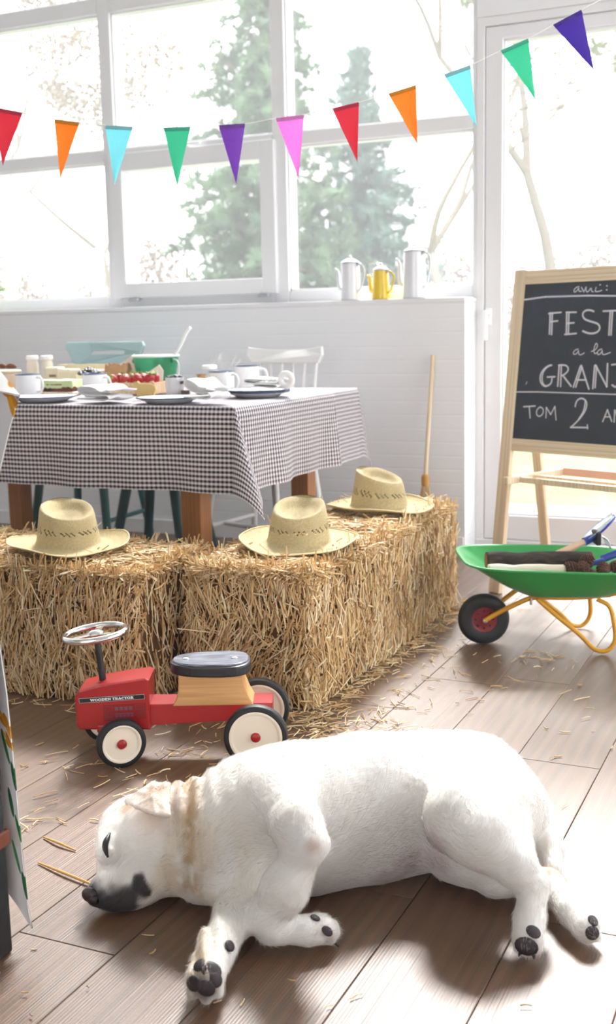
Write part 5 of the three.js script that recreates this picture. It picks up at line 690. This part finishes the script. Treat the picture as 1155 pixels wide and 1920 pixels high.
  const t = thing('dog', 'white short-haired dog asleep on its side on the wooden floor, dark muzzle', 'dog');
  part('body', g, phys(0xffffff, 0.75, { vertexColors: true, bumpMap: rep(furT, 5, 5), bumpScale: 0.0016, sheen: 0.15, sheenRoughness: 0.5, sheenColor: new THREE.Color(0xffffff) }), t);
  const blk = phys(0x17141a, 0.42), pad = phys(0x2a2024, 0.55), nail = phys(0x241c1c, 0.35);
  part('nose', merge([ell(-1.126, 0.040, -1.514, 0.016, 0.013, 0.010), ell(-1.118, 0.034, -1.511, 0.011, 0.010, 0.008)]), phys(0x2c1c22, 0.35), t, 'dark pinkish nose');
  part('eyelid_line', capTube([[-1.119, 0.1295, -1.572], [-1.116, 0.1255, -1.560], [-1.113, 0.119, -1.548], [-1.106, 0.110, -1.540], [-1.102, 0.102, -1.539]], (q) => 0.0015 + 0.0042 * Math.sin(Math.PI * clamp(q, 0.03, 0.97)), 20, 8), blk, t, 'dark line of the closed eye');
  const padAt = (p, n, r, l = 1) => { const o = ell(0, 0, 0, r * l, r * 0.34, r, 14); o.applyQuaternion(new THREE.Quaternion().setFromUnitVectors(V(0, 1, 0), V(...n).normalize())); return o.translate(...p); };
  for (const [p, n, r, l] of [[[-0.800, 0.060, -1.360], [0.4, 0.8, 0.4], 0.011, 1.25], [[-0.819, 0.064, -1.360], [-0.2, 0.85, 0.45], 0.009, 1], [[-0.817, 0.047, -1.338], [-0.15, 0.35, 0.93], 0.0095, 1.2], [[-0.799, 0.042, -1.341], [0.3, 0.15, 0.9], 0.010, 1.2], [[-0.789, 0.050, -1.354], [0.8, 0.4, 0.45], 0.0085, 1.1], [[-0.806, 0.061, -1.429], [0.74, 0.62, 0], 0.0085, 0.9], [[-0.700, 0.040, -1.560], [0.6, 0.5, 0.6], 0.006, 1.4], [[-0.722, 0.057, -1.563], [0.3, 0.94, 0], 0.006, 1.2], [[-0.397, 0.036, -1.643], [0.1, 0.2, 1], 0.012, 1.3], [[-0.389, 0.056, -1.655], [0.4, 0.75, 0.5], 0.0085, 1.2], [[-0.312, 0.031, -1.731], [0.6, 0.2, 0.8], 0.0095, 1.1], [[-0.313, 0.047, -1.741], [0.6, 0.72, 0.35], 0.0075, 1.1]]) part('paw_pad', padAt(p, n, r * 1.22, l), pad, t);
  for (const [a, b] of [[[-0.826, 0.048, -1.350], [-0.831, 0.043, -1.344]], [[-0.820, 0.030, -1.337], [-0.824, 0.024, -1.333]], [[-0.690, 0.016, -1.570], [-0.685, 0.011, -1.569]], [[-0.406, 0.024, -1.641], [-0.408, 0.019, -1.638]], [[-0.386, 0.022, -1.646], [-0.385, 0.017, -1.643]]]) part('claw', capTube([a, [(a[0] + b[0]) / 2, (a[1] + b[1]) / 2 + 0.001, (a[2] + b[2]) / 2], b], (q) => 0.0032 * (1 - 0.7 * q), 8, 7), nail, t);
  // short hair laid along the body: from the nose back over the trunk and down the limbs
  { const R = rng(404), strand = new THREE.ConeGeometry(0.5, 1, 4, 2, true); { const q = strand.attributes.position; for (let i = 0; i < q.count; i++) { const y = q.getY(i) + 0.5; q.setXYZ(i, q.getX(i), y, q.getZ(i) - 0.0 * y); } strand.computeVertexNormals(); }
    const COUNT = 90000, I = new THREE.InstancedMesh(strand, phys(0xffffff, 0.6), COUNT), q = new THREE.Quaternion(), mx = new THREE.Matrix4(), Y = V(0, 1, 0), D = V(0, 0, 0), cc = new THREE.Color(); I.name = 'fur'; I.userData.kind = 'stuff'; let n = 0;
    const flip = new Set([8, 9, 12, 13, 14, 16, 17, 18]); // primitives drawn from the neck to the nose
    while (n < COUNT) { const i = Math.floor(R() * N), x = pos[i * 3], y = pos[i * 3 + 1], z = pos[i * 3 + 2], nyv = nor[i * 3 + 1]; if (y < 0.004 || nyv < -0.75) continue; let best = 1e9, bj = 0; for (let j = 0; j < C.length; j++) { const o = C[j], a = o.a; let tt = o.l2 > 1e-9 ? ((x - a[0]) * o.ab[0] + (y - a[1]) * o.ab[1] + (z - a[2]) * o.ab[2]) / o.l2 : 0; tt = clamp(tt); const e2 = Math.hypot(x - a[0] - o.ab[0] * tt, y - a[1] - o.ab[1] * tt, z - a[2] - o.ab[2] * tt) - lerp(a[3], a[7], tt); if (e2 < best) { best = e2; bj = j; } }
      const ab = C[bj].ab, sg = flip.has(bj) ? -1 : 1; D.set(ab[0] * sg, ab[1] * sg, ab[2] * sg).normalize(); const nn = V(nor[i * 3], nor[i * 3 + 1], nor[i * 3 + 2]); D.addScaledVector(nn, -D.dot(nn)); if (D.lengthSq() < 1e-4) continue; D.normalize().add(V(R() - 0.5, R() - 0.5, R() - 0.5).multiplyScalar(0.35)).addScaledVector(nn, 0.16 + 0.14 * R()).normalize();
      const head = x < -1.0 && z > -1.72, L = head ? 0.004 + 0.004 * R() : 0.007 + 0.008 * R(); q.setFromUnitVectors(Y, D); const w = 0.00032 + 0.0002 * R(); I.setMatrixAt(n, mx.compose(V(x + (R() - 0.5) * 0.004, y + (R() - 0.5) * 0.002, z + (R() - 0.5) * 0.004).addScaledVector(nn, -0.0006), q, V(w, L, w))); const k = 0.86 + 0.22 * R(); cc.setRGB(Math.min(0.95, col[i * 3] * k), Math.min(0.95, col[i * 3 + 1] * k), Math.min(0.95, col[i * 3 + 2] * k)); I.setColorAt(n, cc); n++; }
    t.add(I); }
}
// ---------------------------------------------------------------- the garden outside
{
  const lawn = grid(60, 40, (u, v) => { const x = lerp(-40, 30, u), z = lerp(-5.2, -60, v * v); return [x, -0.16 + 0.05 * (n3(x * 0.6, 3, z * 0.6) - 0.5) + 0.02 * Math.max(0, -z - 12), z, x, z]; });
  const lt = tex(512, 512, (u, v) => { const k = fbm(u, v, 8, 8, 5, 3), f = fbm(u, v, 120, 120, 2, 8); return mix3([0.33, 0.42, 0.24], [0.47, 0.52, 0.38], clamp(0.2 + (k - 0.3) * 1.3 + 0.4 * (f - 0.4))); });
  struct('ground', lawn, mat(0xffffff, 0.9, { map: rep(lt, 0.4, 0.4), bumpMap: rep(noiseB, 3, 3), bumpScale: 0.02 })).userData.kind = 'structure';
  struct('terrace', rbox(-6.4, 2, -0.15, -0.03, -6.4, -5.12, 0.01), mat(0x8a8884, 0.8));
  const R = rng(99);
  const tuft = (n, len, w, spread) => { const L = []; for (let i = 0; i < n; i++) { const a = R() * 6.28, e = (R() - 0.3) * spread; const d = V(Math.cos(a) * Math.cos(e), Math.sin(e), Math.sin(a) * Math.cos(e)); const g = new THREE.ConeGeometry(w, len, 3, 1, true); g.translate(0, len / 2, 0); g.applyQuaternion(new THREE.Quaternion().setFromUnitVectors(V(0, 1, 0), d)); L.push(g); } return merge(L); };
  const leafCard = () => { const L = []; for (let i = 0; i < 9; i++) { const g = new THREE.CircleGeometry(0.014 + 0.012 * R(), 5); g.scale(1, 0.6, 1); g.rotateX(R() * 3).rotateY(R() * 6); g.translate((R() - 0.5) * 0.22, (R() - 0.5) * 0.22, (R() - 0.5) * 0.22); L.push(g); } return merge(L); };
  const scatter = (geo, m, list, tree) => { const I = new THREE.InstancedMesh(geo, m, list.length), q = new THREE.Quaternion(), mx = new THREE.Matrix4(), eu = new THREE.Euler(), c = new THREE.Color(); list.forEach(([p, s, dir], i) => { if (dir) q.setFromUnitVectors(V(0, 1, 0), dir); else q.setFromEuler(eu.set(R() * 6, R() * 6, R() * 6)); I.setMatrixAt(i, mx.compose(p, q, V(s, s, s))); I.setColorAt(i, c.setScalar(0.75 + 0.4 * R())); }); I.name = 'foliage'; I.castShadow = true; I.userData.kind = 'stuff'; tree.add(I); };
  const spray = tuft(46, 0.16, 0.008, 1.0), bud = leafCard();
  const needle = mat(0x667f62, 0.9, { side: THREE.DoubleSide }), blueNeedle = mat(0x66857a, 0.9, { side: THREE.DoubleSide }), pineN = mat(0x74854f, 0.9, { side: THREE.DoubleSide }), beige = mat(0x7d6d58, 0.9, { side: THREE.DoubleSide }), pinkish = mat(0x8c7a6c, 0.9, { side: THREE.DoubleSide }), wood = mat(0x75695c, 0.9), dark = mat(0x80766a, 0.9);
  const FAR = 1.8, at = (x, z) => [x * FAR, -0.2 + 0.02 * Math.max(0, -z * FAR - 12), z * FAR];
  function conifer(label, x, z, h, r, m, dens = 1) {
    const t = thing('spruce', label, 'tree', at(x, z)); t.scale.setScalar(FAR); part('trunk', rod([0, 0, 0], [0, h, 0], 0.12, 0.02, 9), wood, t); const L = [], B = [];
    for (let k = 0; k < h * 5.2; k++) { const y = 0.35 + k * 0.19, q = 1 - y / h; if (q < 0.02) break; const n = 9; for (let j = 0; j < n; j++) { if (R() < 0.22) continue; const a = j / n * 6.28 + R() * 0.7, len = r * (q * 0.95 + 0.06) * (0.65 + 0.5 * R()); B.push(rod([0, y, 0], [Math.cos(a) * len, y - len * 0.18, Math.sin(a) * len], 0.014, 0.005, 4)); const m2 = Math.max(2, Math.round(len * 8.5 * dens)); for (let i = 0; i < m2; i++) { const f = (i + 0.5 + R() * 0.5) / m2; L.push([V(Math.cos(a) * len * f + (R() - 0.5) * 0.12, y - len * 0.18 * f + (R() - 0.5) * 0.1, Math.sin(a) * len * f + (R() - 0.5) * 0.12), 0.75 + 0.7 * R()]); } } }
    part('branches', merge(B), wood, t); scatter(spray, m, L, t);
  }
  function leafTree(label, name, x, z, h, m, o = {}) { // trunk, forking limbs, loose foliage
    const t = thing(name, label, 'tree', at(x, z)); t.scale.setScalar(FAR); const B = [], L = []; const lean = o.lean || 0; const fork = (p, d, len, r, n) => { const e = p.clone().addScaledVector(d, len); B.push(capTube([p, p.clone().lerp(e, 0.5).add(V((R() - 0.5) * len * 0.18, (R() - 0.5) * len * 0.1, (R() - 0.5) * len * 0.18)), e], (q) => r * (1 - 0.4 * q), 6, 6)); if (n < (o.leafFrom ?? 3)) { const c = Math.round((o.leaf ?? 5) * (n === 0 ? 1.4 : 1)); for (let i = 0; i < c; i++) { const f = R(); L.push([p.clone().lerp(e, f).add(V((R() - 0.5) * (o.fuzz ?? 0.3), (R() - 0.5) * (o.fuzz ?? 0.3), (R() - 0.5) * (o.fuzz ?? 0.3))), (o.size ?? 1) * (0.7 + 0.7 * R())]); } } if (n === 0) return; const k = 2 + (R() < 0.6 ? 1 : 0); for (let i = 0; i < k; i++) { const nd = d.clone().multiplyScalar(0.75).add(V((R() - 0.5) * 1.5, (R() - 0.32) * 0.9 + (o.up ?? 0), (R() - 0.5) * 1.5)).normalize(); fork(e, nd, len * (0.62 + 0.22 * R()), r * 0.6, n - 1); } };
    fork(V(0, 0, 0), V(lean, 1, 0).normalize(), h * 0.32, o.r ?? 0.09, o.n ?? 5); part('branches', merge(B), o.wood ?? dark, t); if (L.length) scatter(o.geo ?? bud, m, L, t);
  }
  conifer('tall grey-green spruce behind the middle window mullion', -6.55, -13.2, 5.9, 1.65, needle, 1.1);
  conifer('blue-green young spruce behind the white coffee pots', -6.2, -15.4, 4.3, 1.6, blueNeedle);
  leafTree('bare forked tree with pale bark between the coffee pots and the door post', 'bare_tree', -4.35, -13.0, 4.2, beige, { r: 0.075, n: 5, leaf: 1, size: 0.6, fuzz: 0.2 });
  leafTree('pine with loose green needles reaching over the right windows', 'pine_tree', -3.6, -15.0, 7.4, pineN, { r: 0.10, n: 5, leaf: 3, geo: spray, size: 1.5, fuzz: 0.5, lean: -0.05 });
  leafTree('pine with drooping branches seen through the glazed door', 'pine_tree', -0.6, -14.5, 6.2, pineN, { r: 0.08, n: 5, leaf: 2, geo: spray, size: 1.4, fuzz: 0.5, lean: -0.25 });
  leafTree('pale budding tree behind the left window', 'budding_tree', -10.4, -12.6, 5.6, beige, { r: 0.07, n: 6, leaf: 4, size: 1.2, fuzz: 0.45 });
  leafTree('pale budding tree with drooping twigs behind the opening sash', 'budding_tree', -8.2, -12.0, 4.6, beige, { r: 0.055, n: 6, leaf: 3, size: 1.0, fuzz: 0.45, up: -0.12 });
  leafTree('slender white-barked tree behind the tall white coffee pot', 'bare_tree', -4.95, -18.0, 5.5, beige, { r: 0.09, n: 4, leaf: 1, size: 0.8, wood: mat(0xf0ece6, 0.8) });
  // far hedges, low shrubs
  const hedge = (name, label, x0, x1, z, h, m, n) => { const t = thing(name, label, 'hedge', at((x0 + x1) / 2, z)); t.scale.setScalar(FAR); const L = [], B = []; const w = (x1 - x0) / 2; for (let i = 0; i < n; i++) { const x = lerp(-w, w, R()), y = h * Math.pow(R(), 0.8) * (0.75 + 0.25 * Math.sin(x * 2.1 + z)); L.push([V(x, y, (R() - 0.5) * 0.8), 1 + 1.1 * R()]); } for (let i = 0; i < w * 7; i++) { const x = lerp(-w, w, R()); B.push(rod([x, 0, 0], [x + (R() - 0.5) * 0.5, h * (0.6 + 0.4 * R()), (R() - 0.5) * 0.4], 0.02, 0.006, 5)); } part('stems', merge(B), dark, t); scatter(bud, m, L, t); };
  hedge('hedge', 'long pale bare hedge behind the left windows', -15.5, -7.8, -15.2, 1.75, pinkish, 2600); hedge('hedge', 'pale bare hedge behind the coffee pots', -7.8, -2.8, -20.5, 1.9, pinkish, 1500); hedge('hedge', 'distant pale hedge behind the glazed door', -3.5, 6, -27, 2.2, pinkish, 1500);
  const postM = mat(0xfdfdfb, 0.6); [['leftmost', -10.02], ['second', -9.42], ['third', -8.82], ['fourth', -8.2], ['fifth', -7.6]].forEach(([w, x], i) => { const p = thing('fence_post', w + ' of the white fence posts behind the left windows', 'fence post', at(x, -11.0), 0, 'white fence posts'); p.scale.setScalar(FAR); part('post', merge([rbox(-0.05, 0.05, 0, 1.42, -0.05, 0.05, 0.01), new THREE.ConeGeometry(0.08, 0.07, 4).rotateY(0.785).translate(0, 1.455, 0)]), postM, p); });
}
scene.fog = new THREE.FogExp2(0xffffff, 0.0075);   // thin morning haze
renderer.render(scene, camera);
